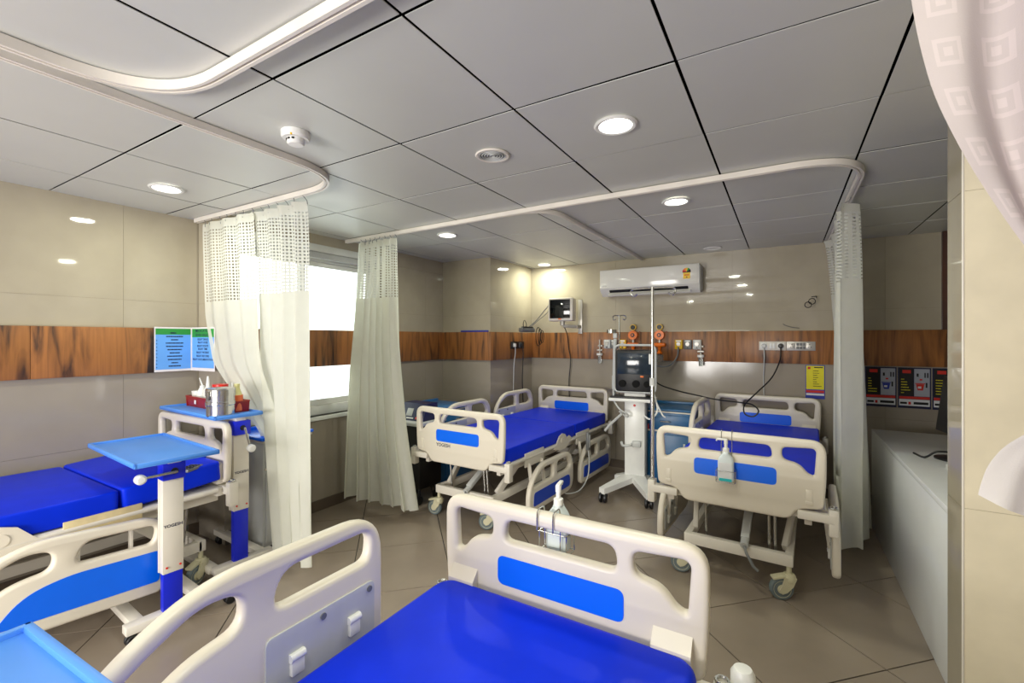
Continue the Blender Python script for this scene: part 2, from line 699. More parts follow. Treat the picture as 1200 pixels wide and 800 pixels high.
W = M['wall']
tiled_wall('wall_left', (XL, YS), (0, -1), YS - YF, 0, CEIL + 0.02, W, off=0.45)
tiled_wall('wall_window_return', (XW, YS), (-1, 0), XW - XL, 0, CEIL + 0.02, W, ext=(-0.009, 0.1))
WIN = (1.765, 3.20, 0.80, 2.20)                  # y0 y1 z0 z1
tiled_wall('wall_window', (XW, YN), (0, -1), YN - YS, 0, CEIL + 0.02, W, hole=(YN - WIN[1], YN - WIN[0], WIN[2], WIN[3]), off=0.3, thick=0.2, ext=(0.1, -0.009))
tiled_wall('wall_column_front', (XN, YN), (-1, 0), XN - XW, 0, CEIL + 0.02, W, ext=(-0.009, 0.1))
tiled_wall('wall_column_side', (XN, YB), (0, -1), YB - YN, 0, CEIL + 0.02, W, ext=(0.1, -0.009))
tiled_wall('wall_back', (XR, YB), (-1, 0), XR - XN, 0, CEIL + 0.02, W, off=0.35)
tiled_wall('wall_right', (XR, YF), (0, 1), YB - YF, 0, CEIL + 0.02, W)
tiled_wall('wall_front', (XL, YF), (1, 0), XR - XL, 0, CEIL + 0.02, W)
# partition at the right, near: end face, front face, rear face
px0, py0, py1 = 0.56, 2.28, 2.46
pt = structure(MB().box2((px0 + 0.008, py0 + 0.008, 0), (XR, py1 - 0.008, CEIL + 0.02)).build('wall_partition', 'joint'))
zz = [0, 0.84, 2.0, CEIL]
for c0, c1 in zip(zz, zz[1:]):
    for a0, a1 in ((px0 + 0.001, 1.36), (1.36, XR)):
        MB().box2((a0 + 0.0006, py0, c0 + 0.0006), (a1 - 0.0006, py0 + 0.008, c1 - 0.0006)).build('wall_tile', 'pillar', pt)
        MB().box2((a0 + 0.001, py1 - 0.008, c0 + 0.001), (a1 - 0.001, py1, c1 - 0.001)).build('wall_tile', 'pillar', pt)
    MB().box2((px0, py0 + 0.002, c0 + 0.001), (px0 + 0.008, py1 - 0.002, c1 - 0.001)).build('wall_tile', 'wall', pt)
MB().cyl((px0 + 0.002, py0 + 0.002, 0), (px0 + 0.002, py0 + 0.002, CEIL), 0.004, seg=8).build('edge_bead', 'cream_metal', pt)

# skirting
def skirting(name, a, b):
    structure(MB().bar((a[0], a[1], 0.045), (b[0], b[1], 0.045), 0.012, 0.09).build(name, 'skirt'))
skirting('baseboard_left', (XL + 0.006, YF), (XL + 0.006, YS))
skirting('baseboard_window', (XW + 0.006, YS), (XW + 0.006, YN))
skirting('baseboard_column', (XW, YN - 0.006), (XN, YN - 0.006))
skirting('baseboard_column_side', (XN + 0.006, YN), (XN + 0.006, YB))
skirting('baseboard_back', (XN, YB - 0.006), (XR, YB - 0.006))

# teak band
BZ0, BZ1, BT = 1.225, 1.535, 0.022
def band(name, a, b, cuts, n):
    """a,b ends in plan; n normal into room; one panel per cut"""
    root = empty_structure(name)
    a, b, n = Vector((a[0], a[1], 0)), Vector((b[0], b[1], 0)), Vector((n[0], n[1], 0))
    L = (b - a).length
    d = (b - a).normalized()
    c = [0] + cuts + [L]
    for s0, s1 in zip(c, c[1:]):
        p = a + d * (s0 + 0.001) + n * BT / 2
        q = a + d * (s1 - 0.001) + n * BT / 2
        MB().bar((p.x, p.y, (BZ0 + BZ1) / 2), (q.x, q.y, (BZ0 + BZ1) / 2), BT, BZ1 - BZ0, 0.0015).build('wood_panel', 'wood', root)
    return root
band('trim_1', (XL, YF), (XL, 1.66), [0.66, 1.86, 3.23], (1, 0))
band('trim_2', (XW, YS + 0.03), (XW, YN - BT), [1.15], (1, 0))
band('trim_3', (XW, YN), (XN + BT, YN), [], (0, -1))
band('trim_4', (XN, YN), (XN, YB - BT), [], (1, 0))
band('trim_5', (XN, YB), (1.18, YB), [1.15, 2.32, 3.2], (0, -1))
structure(MB().box2((1.115, YB - 0.03, BZ1), (1.22, YB - 0.001, CEIL)).build('trim_6', 'wood_dark'))
structure(MB().box2((XL + 0.001, 1.711, 0), (XL + 0.008, YS - 0.001, CEIL)).build('trim_7', 'joint'))

# window with sliding sashes
wn = empty_structure('window_1')
y0, y1, z0, z1 = WIN
xg = XW - 0.10
f = MB()
for (a, b) in (((xg, y0 + 0.03, z0), (xg, y0 + 0.03, z1)), ((xg, y1 - 0.03, z0), (xg, y1 - 0.03, z1))):
    f.bar(a, b, 0.08, 0.06, 0.004)
f.bar((xg, y0, z1 - 0.035), (xg, y1, z1 - 0.035), 0.08, 0.07, 0.004)
f.bar((xg, y0, z0 + 0.04), (xg, y1, z0 + 0.04), 0.08, 0.08, 0.004)
f.build('outer_frame', 'frame', wn)
for (ya, yb, dx) in ((y0 + 0.06, 2.40, 0.015), (2.36, y1 - 0.06, -0.015)):
    s = MB()
    for yy in (ya + 0.02, yb - 0.02):
        s.bar((xg + dx, yy, z0 + 0.08), (xg + dx, yy, z1 - 0.07), 0.028, 0.04, 0.003)
    s.bar((xg + dx, ya, z0 + 0.105), (xg + dx, yb, z0 + 0.105), 0.028, 0.05, 0.003)
    s.bar((xg + dx, ya, z1 - 0.09), (xg + dx, yb, z1 - 0.09), 0.028, 0.04, 0.003)
    so = s.build('sash', 'frame', wn)
    MB().box2((xg + dx - 0.003, ya + 0.035, z0 + 0.125), (xg + dx + 0.003, yb - 0.035, z1 - 0.105)).build('pane', 'glass', so)
MB().box2((XW - 0.2, y0, z0 - 0.03), (XW + 0.03, y1, z0), 0.004).build('window_sill', 'frame', wn)
MB().box2((XW - 0.05, y0 - 0.03, z1), (XW + 0.012, y1 + 0.03, z1 + 0.06), 0.004).build('head_trim', 'frame', wn)
MB().box2((XW - 0.03, y0 + 0.02, z1 - 0.055), (XW + 0.0, y1 - 0.02, z1 - 0.002), 0.004).build('blind_box', 'hinge', wn)

# frame made up around the added rear fill light; solid wall behind it
w2 = empty_structure('fill_light_frame')
for a_, b_ in (((-2.68, 0.55), (-0.72, 0.55)), ((-2.68, 1.65), (-0.72, 1.65)), ((-2.68, 0.55), (-2.68, 1.65)), ((-0.72, 0.55), (-0.72, 1.65))):
    MB().bar((a_[0], YF + 0.03, a_[1]), (b_[0], YF + 0.03, b_[1]), 0.05, 0.05, 0.004).build('outer_frame', 'frame', w2)

# far building seen below the wood band
fb = thing('apartment_building', 'pale apartment block far outside, seen through the window under the wood band', 'building', (-78, 44, -40))
MB().box((0, 0, 18.5), (10, 60, 37)).build('facade', 'concrete', fb)
MB().box((0, 0, 37.2), (10.6, 60.6, 0.5)).build('roof_slab', 'concrete', fb)
wm = MB().box((0, 0, 0), (0.2, 1.5, 1.5), 0.03).mesh('window')
wm.materials.append(M['far_window'])
for k in range(16):
    for l in range(4):
        link('window', wm, None, fb, (5.03, -26 + k * 3.4, 34.8 - l * 3.2))

# ------------------------------------------------------------------ ceiling fittings
def downlight(x, y, label, watts, on=True, name='ceiling_downlight'):
    t = thing(name, label, 'light', (x, y, CEIL), group='round recessed ceiling lights')
    MB().lathe([(0.066, -0.002), (0.085, -0.002), (0.088, -0.006), (0.080, -0.012), (0.068, -0.010), (0.066, -0.004)], seg=32, ring=True).build('bezel', 'white', t)
    MB().lathe([(0.0, -0.006), (0.067, -0.006), (0.067, -0.002), (0.0, -0.002)], seg=32).build('diffuser', 'lamp' if on else 'white', t)
    if on:
        l = bpy.data.lights.new('downlight_lamp', 'AREA')
        l.shape = 'DISK'
        l.size = 0.13
        l.energy = watts
        l.color = (0.98, 1.0, 0.82)
        lo = bpy.data.objects.new('downlight_lamp', l)
        C.objects.link(lo)
        lo.parent = t
        lo.location = (0, 0, -0.014)
    return t
downlight(-0.598, 1.83, 'largest lit round ceiling light, nearest the camera, right of the grey speaker grille', LAMP)
downlight(-0.598, 3.05, 'lit round ceiling light behind the long curtain track, above the air conditioner', LAMP)
downlight(-2.46, 3.04, 'small lit round ceiling light between middle curtain and curtain track', LAMP)
downlight(-2.45, 4.84, 'lit round ceiling light in the far corner above the wall monitor', LAMP)
downlight(-3.11, 1.25, 'lit round ceiling light over the left bed, inside the left curtain track', LAMP)
downlight(-0.60, 4.80, 'unlit round ceiling light close to back wall, right of the air conditioner', 0, on=False)
for x, y, where in ((-0.6, 0.02, 'over the nearest bed mattress'), (-1.9, -1.2, 'between the two near beds'), (0.63, -0.6, 'right of the nearest bed'), (0.63, 0.62, 'in front of the partition')):
    downlight(x, y, 'round ceiling fill light added out of frame, ' + where, FRONT_FILL)  # extra fixtures out of view, put in to lift the near bed and right side

t = thing('ceiling_speaker', 'round grey ceiling speaker grille with concentric rings, unlit', 'speaker', (-1.205, 1.83, CEIL))
MB().lathe([(0.066, -0.001), (0.080, -0.001), (0.083, -0.005), (0.078, -0.010), (0.067, -0.009)], seg=32, ring=True).build('rim', 'track', t)
gr = MB().lathe([(0.0, -0.004), (0.066, -0.004), (0.066, -0.001), (0.0, -0.001)], seg=32).build('grille', 'grey', t)
for k in range(5):
    rr = 0.012 + k * 0.0125
    MB().tube([(rr * math.cos(a), rr * math.sin(a), -0.006) for a in [2 * PI * q / 28 for q in range(28)]], 0.003, 6, True).build('ring', 'hinge', gr)

t = thing('smoke_detector', 'white round smoke detector on the ceiling beside the left curtain track', 'smoke detector', (-1.80, 1.20, CEIL))
MB().lathe([(0.0, 0.0), (0.058, 0.0), (0.058, -0.022), (0.052, -0.030), (0.0, -0.030)], seg=32).build('base', 'white', t)
hd = MB().lathe([(0.0, -0.030), (0.036, -0.030), (0.036, -0.046), (0.030, -0.054), (0.0, -0.056)], seg=24).build('sensor_head', 'white', t)
for a in (-2.4, -1.9, -1.4, -0.9):
    MB().box((0.0365 * math.cos(a), 0.0365 * math.sin(a), -0.037), (0.004, 0.011, 0.008), 0.001, Matrix.Rotation(a, 4, 'Z')).build('vent', 'black', hd)
MB().sph((0.030, -0.04, -0.024), 0.007).build('indicator', 'yellow', t)


# ------------------------------------------------------------------ curtain tracks
def sweep_rect(pts, w, h):
    b = MB()
    rings = []
    pts = [Vector(p) for p in pts]
    for i, p in enumerate(pts):
        t = pts[min(i + 1, len(pts) - 1)] - pts[max(i - 1, 0)]
        t.z = 0
        t.normalize()
        s = Vector((-t.y, t.x, 0)) * w / 2
        u = Vector((0, 0, h / 2))
        rings.append([b.bm.verts.new(p + k) for k in (s + u, s - u, s * 0.3 - u, s * 0.3 - u * 0.5, -s * 0.3 - u * 0.5, -s * 0.3 - u, -s - u, -s + u)])
    for A, B in zip(rings, rings[1:]):
        for k in range(8):
            b.bm.faces.new((A[k], A[(k + 1) % 8], B[(k + 1) % 8], B[k]))
    b.bm.faces.new(rings[0])
    b.bm.faces.new(rings[-1][::-1])
    return b

def track_path(pts, r=0.28):
    return round_poly([(p[0], p[1], r if 0 < i < len(pts) - 1 else 0) for i, p in enumerate(pts)], 12)

def track(pts, label, w=0.028, h=0.030, r=0.28):
    # open path: rounding only inner corners
    out = []
    k = len(pts)
    for i in range(k):
        p = Vector(pts[i])
        if i in (0, k - 1):
            out.append((p.x, p.y))
            continue
        a = Vector(pts[i - 1]) - p
        b = Vector(pts[i + 1]) - p
        rr = min(r, a.length * 0.8, b.length * 0.8)
        a = p + a.normalized() * rr
        b = p + b.normalized() * rr
        for j in range(15):
            s = j / 14
            q = a * (1 - s) ** 2 + p * 2 * s * (1 - s) + b * s * s
            out.append((q.x, q.y))
    z = CEIL - 0.004 - h / 2
    o = sweep_rect([(x, y, z) for x, y in out], w, h).build('curtain_track', 'track')
    tag(o, label, 'curtain track')
    return o
track([(-3.715, 1.68), (-2.04, 1.69), (-2.05, -2.2)], 'white ceiling track bending around the left bed beside the smoke detector', r=0.36)
track([(-1.985, -2.2), (-1.945, 0.785), (0.9, 0.785)], 'brightest nearest white ceiling track curving at the top left', w=0.032, h=0.034, r=0.34)
track([(-3.36, 2.73), (-1.3, 2.685), (0.345, 2.685), (0.345, 5.03)], 'long white ceiling track across the middle, curving toward the right curtain', r=0.34)
track([(-1.66, 2.715), (-1.34, 2.715), (-1.335, 5.03)], 'short white branch track running to the back wall beside the air conditioner', w=0.022, h=0.026, r=0.3)


# ------------------------------------------------------------------ curtains
def curtain(label, top, bot, zt, zb, folds, amp, net=0.5, seed=1, name='curtain', ease=1.0, phase=0.0):
    """top(s), bot(s): plan positions; pos(s,t) blends them with folds. Parts: cloth, net header, heading tape, hooks"""
    rnd = random.Random(seed)
    ph = [rnd.uniform(-0.5, 0.5) for _ in range(40)]
    am = [rnd.uniform(0.6, 1.25) for _ in range(40)]

    def pos(s, t):
        a, b = Vector(top(s)), Vector(bot(s, t))
        e = t ** ease
        p = a.lerp(b, e)
        d = Vector(top(min(s + 0.01, 1))) - Vector(top(max(s - 0.01, 0)))
        d2 = Vector(bot(min(s + 0.01, 1), t)) - Vector(bot(max(s - 0.01, 0), t))
        d = d.lerp(d2, e)
        if d.length < 1e-6:
            d = Vector((1, 0))
        d.normalize()
        n = Vector((-d.y, d.x))
        x = s * folds
        k = int(x)
        w = math.sin(2 * PI * (x + 0.16 * ph[k % 40] * t + phase)) * am[k % 40] + 0.25 * math.sin(5.1 * x + 3 * t + seed)
        A = amp * (0.55 + 0.45 * t)
        sh = 0.35 * amp * math.sin(4 * PI * (x + phase)) * t
        q = p + n * w * A + d * sh
        return (q.x, q.y, zt + (zb - zt) * t + 0.006 * math.sin(2 * PI * x * 0.5 + seed) * t)

    H = zt - zb
    root = thing(name, label, 'curtain', (top(0)[0], top(0)[1], 0))
    off = Vector((top(0)[0], top(0)[1], 0))
    tn, th = net / H, 0.045 / H

    def grid(t0, t1, nu, nv, nm, m):
        b = bmesh.new()
        uvl = b.loops.layers.uv.new('UVMap')
        vs_ = [[b.verts.new(Vector(pos(i / nu, t0 + (t1 - t0) * j / nv)) - off) for i in range(nu + 1)] for j in range(nv + 1)]
        for j in range(nv):
            for i in range(nu):
                fc = b.faces.new((vs_[j][i], vs_[j][i + 1], vs_[j + 1][i + 1], vs_[j + 1][i]))
                for lp, (a, c) in zip(fc.loops, ((i, j), (i + 1, j), (i + 1, j + 1), (i, j + 1))):
                    lp[uvl].uv = (a / nu, c / nv)
        me = bpy.data.meshes.new(nm)
        b.to_mesh(me)
        b.free()
        me.shade_smooth()
        return link(nm, me, m, root)
    nu = max(int(folds * 14), 60)
    grid(tn, 1 - 0.03, nu, 40, 'cloth', 'fabric')
    grid(1 - 0.03, 1, nu, 3, 'hem', 'fabric')
    grid(0, th, nu, 2, 'heading_tape', 'fabric')
    # net: strips only, real holes
    if net > 0.1:
        ncol = int(folds * 8)
        nrow = int((net - 0.045) / 0.021)
        w = 0.50
        us, vv = [], []
        for i in range(ncol):
            us += [i / ncol, (i + w) / ncol]
        us.append(1.0)
        for j in range(nrow):
            vv += [j / nrow, (j + w) / nrow]
        vv.append(1.0)
        b = bmesh.new()
        b.loops.layers.uv.new('UVMap')
        cache = {}
        def vert(i, j):
            if (i, j) not in cache:
                cache[(i, j)] = b.verts.new(Vector(pos(us[i], th + (tn - th) * vv[j])) - off)
            return cache[(i, j)]
        for j in range(len(vv) - 1):
            for i in range(len(us) - 1):
                if i % 2 == 1 and j % 2 == 1:
                    continue
                b.faces.new((vert(i, j), vert(i + 1, j), vert(i + 1, j + 1), vert(i, j + 1)))
        me = bpy.data.meshes.new('net_header')
        b.to_mesh(me)
        b.free()
        link('net_header', me, 'net', root)
    nh = max(6, int(folds * 1.2))
    for k in range(nh + 1):
        s = min(0.995, (k + 0.2) / (nh + 0.4))
        p = Vector(pos(s, 0.01)) - off
        q = Vector((top(s)[0], top(s)[1], CEIL - 0.03)) - off
        MB().tube(smooth_path([p, p + Vector((0, 0, 0.02)), (p + q) / 2 + Vector((0.006, 0.004, 0.006)), q], 4), 0.0022, 5).build('hook', 'grey', root)
    return root


def lerp(a, b, t):
    return a + (b - a) * t

def seglerp(tab, t):
    for (t0, v0), (t1, v1) in zip(tab, tab[1:]):
        if t <= t1:
            k = (t - t0) / (t1 - t0)
            k = k * k * (3 - 2 * k) if False else k
            return lerp(v0, v1, k)
    return tab[-1][1]

c1L = [(0, -3.60), (0.30, -3.53), (0.44, -3.41), (0.55, -3.20), (0.66, -3.02), (0.8, -2.84), (1, -2.74)]
c1R = [(0, -2.96), (0.4, -2.90), (0.55, -2.82), (0.7, -2.74), (1, -2.60)]
curtain('thin off-white curtain panel at far left, swept aside behind the wider white curtain',
        lambda s: (lerp(c1L[0][1], c1R[0][1], s), 1.672),
        lambda s, t: (lerp(seglerp(c1L, t), seglerp(c1R, t), s), lerp(1.668 + 0.03 * s, 1.80, min(1, max(0, (t - 0.46) / 0.2)))),
        2.285, 0.08, 3.6, 0.020, net=0.56, seed=3, ease=0.25)
m1L = [(0, -3.02), (0.45, -3.00), (0.7, -2.92), (1, -2.83)]
m1R = [(0, -2.45), (0.4, -2.47), (0.7, -2.47), (1, -2.46)]
curtain('wide white curtain with net top left of the window, hanging down to the floor',
        lambda s: (lerp(m1L[0][1], m1R[0][1], s), 1.69),
        lambda s, t: (lerp(seglerp(m1L, t), seglerp(m1R, t), s), 1.74),
        2.285, 0.07, 4.2, 0.032, net=0.53, seed=12, ease=0.25, phase=0.3)
c2L = [(0, -3.15), (0.5, -3.28), (1, -3.33)]
c2R = [(0, -2.72), (0.4, -2.70), (0.7, -2.62), (1, -2.50)]
curtain('off-white curtain gathered in the middle, beside the window and the back left bed',
        lambda s: (lerp(c2L[0][1], c2R[0][1], s), 2.70),
        lambda s, t: (lerp(seglerp(c2L, t), seglerp(c2R, t), s), 2.68 + 0.03 * s),
        2.285, 0.09, 6.5, 0.062, net=0.48, seed=5, ease=0.4)
curtain('off-white curtain bunched on the right, between the right bed and the white counter',
        lambda s: (0.345, lerp(3.36, 4.80, s)),
        lambda s, t: (lerp(0.365, 0.50, s), lerp(3.58, 4.80, s)),
        2.285, 0.10, 5.5, 0.082, net=0.45, seed=8, ease=0.6, phase=0.2)

# tied-back patterned curtain hanging from the nearest track at the right
def damask():
    t = thing('tied_curtain', 'pinkish white curtain with woven squares, tied back at the top right corner', 'curtain', (0.3, 0.80, 0))
    off = Vector((0.3, 0.80, 0))
    # rows: (left x, left z, right x, right z, y shift, fold amp)
    rows = [(0.085, 2.30, 0.95, 2.30, 0.0, 0.03), (0.118, 2.12, 0.93, 2.16, 0.0, 0.03), (0.141, 1.963, 0.88, 2.02, 0.0, 0.032), (0.151, 1.87, 0.82, 1.92, 0.0, 0.034), (0.168, 1.78, 0.74, 1.82, 0.0, 0.036),
            (0.200, 1.688, 0.64, 1.72, 0.0, 0.038), (0.241, 1.594, 0.54, 1.64, 0, 0.036), (0.285, 1.51, 0.47, 1.56, 0, 0.03), (0.335, 1.44, 0.43, 1.48, 0, 0.02),
            (0.330, 1.40, 0.44, 1.42, 0, 0.02)]
    tail = [(0.315, 1.39, 0.45, 1.41, 0, 0.016), (0.262, 1.352, 0.46, 1.37, 0, 0.02), (0.234, 1.327, 0.47, 1.34, 0, 0.03), (0.219, 1.30, 0.48, 1.29, 0, 0.034), (0.212, 1.27, 0.48, 1.19, 0, 0.034), (0.211, 1.262, 0.48, 1.175, 0, 0.03)]
    def sheet(rows, nm, folds):
        pts = []
        nu, sub = 90, 6
        L = []
        for r in range(len(rows) - 1):
            for k in range(sub):
                L.append([lerp(a, b, k / sub) for a, b in zip(rows[r], rows[r + 1])])
        L.append(list(rows[-1]))
        # smooth the rows
        for _ in range(6):
            L = [L[0]] + [[(a + 2 * b + c) / 4 for a, b, c in zip(L[i - 1], L[i], L[i + 1])] for i in range(1, len(L) - 1)] + [L[-1]]
        b = bmesh.new()
        uvl = b.loops.layers.uv.new('UVMap')
        G = []
        for j, (lx, lz, rx, rz, ys, am) in enumerate(L):
            row = []
            for i in range(nu + 1):
                s = i / nu
                w = math.sin(2 * PI * folds * s * (1 + 0.1 * math.sin(j * 0.05)) - 0.4) + 0.4 * math.sin(2 * PI * folds * 2.3 * s + 1 + j * 0.04)
                fade = min(1, s * 6 + 0.1)
                row.append(b.verts.new(Vector((lerp(lx, rx, s), 0.80 + ys + am * w * fade, lerp(lz, rz, s) - 0.02 * math.sin(PI * s))) - off))
            G.append(row)
        for j in range(len(L) - 1):
            for i in range(nu):
                fc = b.faces.new((G[j][i], G[j][i + 1], G[j + 1][i + 1], G[j + 1][i]))
                for lp, (a, c) in zip(fc.loops, ((i, j), (i + 1, j), (i + 1, j + 1), (i, j + 1))):
                    lp[uvl].uv = (a / nu * 0.9, c * 0.9 / (sub * 9))
        me = bpy.data.meshes.new(nm)
        b.to_mesh(me)
        b.free()
        me.shade_smooth()
        link(nm, me, 'damask' if nm == 'drape' else 'plain_damask', t)
    sheet(rows, 'drape', 3.2)
    sheet(tail, 'tail', 1.6)
    MB().tube([(0.385 - 0.3 + 0.06 * math.cos(a), 0.045 * math.sin(a), 1.43 + 0.01 * math.cos(a)) for a in [2 * PI * k / 20 for k in range(20)]], 0.012, 8, True).build('tie_band', 'fabric', t)
damask()


# ------------------------------------------------------------------ hospital beds
HW = 0.442                                       # half width of the end boards
BOARD = round_poly([(-HW, 0.905, 0.075), (HW, 0.905, 0.075), (HW, 0.70, 0.2), (HW - 0.012, 0.545, 0.03), (0.315, 0.53, 0.03), (0.275, 0.465, 0.05), (-0.275, 0.465, 0.05), (-0.315, 0.53, 0.03), (-HW + 0.012, 0.545, 0.03), (-HW, 0.70, 0.2)], 7)
H_MID = round_poly([(-0.185, 0.855, 0.03), (0.185, 0.855, 0.03), (0.195, 0.785, 0.03), (-0.195, 0.785, 0.03)])
H_R = [(0.240, 0.852, 0.025), (0.398, 0.862, 0.03), (0.388, 0.715, 0.025), (0.360, 0.725, 0.05), (0.320, 0.772, 0.07), (0.240, 0.787, 0.03)]
H_L = [(-x, z, r) for x, z, r in H_R][::-1]
RAIL1 = round_poly([(0.0, 0.0, 0.03), (0.0, 0.39, 0.13), (0.50, 0.395, 0.12), (0.66, 0.32, 0.1), (0.80, 0.18, 0.1), (0.90, 0.02, 0.05), (0.88, 0.0, 0.02)], 8)
RAIL1_H = [round_poly([(0.045, 0.345, 0.05), (0.33, 0.345, 0.05), (0.36, 0.255, 0.05), (0.055, 0.255, 0.03)]),
           round_poly([(0.43, 0.335, 0.05), (0.52, 0.345, 0.08), (0.67, 0.26, 0.08), (0.80, 0.10, 0.04), (0.76, 0.06, 0.04), (0.68, 0.13, 0.08), (0.57, 0.23, 0.08), (0.43, 0.255, 0.05)])]
RAIL1_B = round_poly([(0.02, 0.06, 0.02), (0.02, 0.215, 0.03), (0.38, 0.215, 0.12), (0.52, 0.175, 0.1), (0.60, 0.06, 0.03)])
RAIL2 = round_poly([(0.0, 0.0, 0.05), (0.0, 0.20, 0.14), (0.17, 0.36, 0.16), (0.78, 0.36, 0.17), (0.78, 0.0, 0.12)], 8)
RAIL2_H = [round_poly([(0.06, 0.195, 0.03), (0.09, 0.24, 0.05), (0.22, 0.315, 0.06), (0.40, 0.315, 0.03), (0.40, 0.205, 0.03), (0.22, 0.20, 0.05)]),
           round_poly([(0.47, 0.205, 0.03), (0.47, 0.315, 0.03), (0.68, 0.315, 0.07), (0.73, 0.22, 0.05), (0.66, 0.20, 0.04)])]
RAIL2_B = round_poly([(0.06, 0.05, 0.02), (0.07, 0.155, 0.03), (0.70, 0.155, 0.05), (0.70, 0.05, 0.03)])


_cache = {}
def cached(key, fn, m):
    if key not in _cache:
        me = fn()
        me.materials.append(M[m])
        _cache[key] = me
    return _cache[key]


def end_board(parent, name, y, dz, flip, lettering):
    """flip: +1 outer face looks to -y"""
    bm_ = cached('board', lambda: tf(plate('board_plate', BOARD, [H_MID, round_poly(H_R), round_poly(H_L)], 0.006, 0.014), UPX), 'plastic')
    o = link(name, bm_, None, parent, (0, y, dz))
    ins = cached('inset', lambda: tf(plate('inset_plate', round_poly([(-0.215, 0.64, 0.025), (-0.215, 0.735, 0.025), (0.215, 0.735, 0.025), (0.215, 0.64, 0.025)]), [], 0.0215, 0.0), UPX), 'blue')
    link('blue_inset', ins, None, o)
    inner = flip
    def bump():
        b = MB()
        b.prism([(0.012, 0.672), (0.052, 0.628), (0.046, 0.54), (0.012, 0.54)], -0.052, 0.052, 'X')
        return b.mesh('bumper')
    bp = cached('bumper', bump, 'plastic')
    for sx in (-0.35, 0.35):
        link('bumper', bp, None, o, (sx, 0, 0), rot=(0, 0, 0 if inner > 0 else PI))
    def slot():
        b = MB()
        b.box((0, -0.0205, 0.60), (0.030, 0.004, 0.085), 0.002)
        b.box((0, -0.022, 0.572), (0.036, 0.006, 0.020), 0.003)
        return b.mesh('slot')
    for sx in (-0.365, 0.365):
        link('slot', cached('slot', slot, 'plastic'), None, o, (sx, 0, 0), rot=(0, 0, 0 if inner > 0 else PI))
    if lettering:
        def let():
            return tf(text_mesh('YOGESH', 0.038), Matrix.Translation((-0.14, -0.021, 0.612)) @ UPX)
        link('lettering', cached('yog', let, 'ink'), None, o, rot=(0, 0, 0 if inner > 0 else PI))
    return o


def side_rail(parent, kind, x, y, z, side, tilt=0.0):
    """side +1: outer face looks to +x.  s runs along +y"""
    out, holes, blue = (RAIL1, RAIL1_H, RAIL1_B) if kind == 1 else (RAIL2, RAIL2_H, RAIL2_B)
    me = cached('rail%d' % kind, lambda: tf(plate('rail_plate%d' % kind, out, holes, 0.006, 0.015), UPYZ), 'plastic')
    o = link('side_rail', me, None, parent, (x, y, z), (tilt, 0, 0))
    ins = cached('railblue%d' % kind, lambda: tf(plate('rail_inset%d' % kind, blue, [], 0.012, 0.0), UPYZ), 'blue' if kind == 1 else 'blue_rail')
    link('blue_inset', ins, None, o, (side * 0.0115, 0, 0))
    def hp():
        return tf(plate('hinge_plate_flat', round_poly([(0.04, 0.035, 0.02), (0.38, 0.035, 0.02), (0.38, 0.195, 0.02), (0.04, 0.195, 0.02)]), [], 0.002, 0.001), UPYZ)
    hpm = cached('hinge%d' % kind, hp, 'hinge')
    hh = link('hinge_plate', hpm, None, o, (-side * 0.023, 0, 0))
    def hg():
        b = MB()
        b.cyl((0, -0.02, 0.118), (0, 0.02, 0.118), 0.011, seg=12)
        b.box((0, 0, 0.095), (0.014, 0.036, 0.045), 0.003)
        return b.mesh('hinge')
    for yy in (0.12, 0.30):
        link('hinge', cached('hg', hg, 'white'), None, o, (-side * 0.03, yy, 0))
    def ar():
        b = MB()
        b.cyl((-0.003, 0, 0), (0.003, 0, 0), 0.009, seg=12)
        return b.mesh('pivot_screw')
    for yy, zz_ in ((0.06, 0.175), (0.22, 0.175)):
        link('pivot_screw', cached('pv', ar, 'grey'), None, o, (-side * 0.0265, yy, zz_))
    return o


M['blue_rail'] = mat('deep blue rail panel', S(16, 70, 200), 0.3, var=0.03)


def caster(parent, x, y, ang):
    def fork():
        b = MB()
        b.cyl((0, 0, 0.115), (0, 0, 0.20), 0.013, seg=12)
        b.lathe([(0.0, 0.150), (0.026, 0.148), (0.034, 0.135), (0.036, 0.115), (0.03, 0.10), (0.0, 0.10)], seg=16)
        for s in (-1, 1):
            b.prism([(-0.030, 0.132), (0.030, 0.132), (0.044, 0.09), (0.060, 0.06), (0.045, 0.040), (0.02, 0.05), (-0.012, 0.085)], s * 0.025 - 0.005, s * 0.025 + 0.005, 'X')
        b.box((0, 0.055, 0.128), (0.046, 0.075, 0.016), 0.006, Matrix.Rotation(-0.25, 4, 'X'))
        return b.mesh('caster')
    o = link('caster', cached('fork', fork, 'caster'), None, parent, (x, y, 0), (0, 0, ang))
    def wheel():
        return MB().lathe([(0.036, -0.016), (0.055, -0.017), (0.062, -0.010), (0.0625, 0.0), (0.062, 0.010), (0.055, 0.017), (0.036, 0.016)], (0, 0.04, 0.0625), 'X', 28).mesh('wheel')
    link('wheel', cached('wheel', wheel, 'rubber'), None, o)
    def hub():
        return MB().lathe([(0.0, -0.019), (0.014, -0.019), (0.038, -0.013), (0.046, -0.0175), (0.046, 0.0175), (0.038, 0.013), (0.014, 0.019), (0.0, 0.019)], (0, 0.04, 0.0625), 'X', 24).mesh('hub')
    link('hub', cached('hub', hub, 'caster'), None, o)
    return o


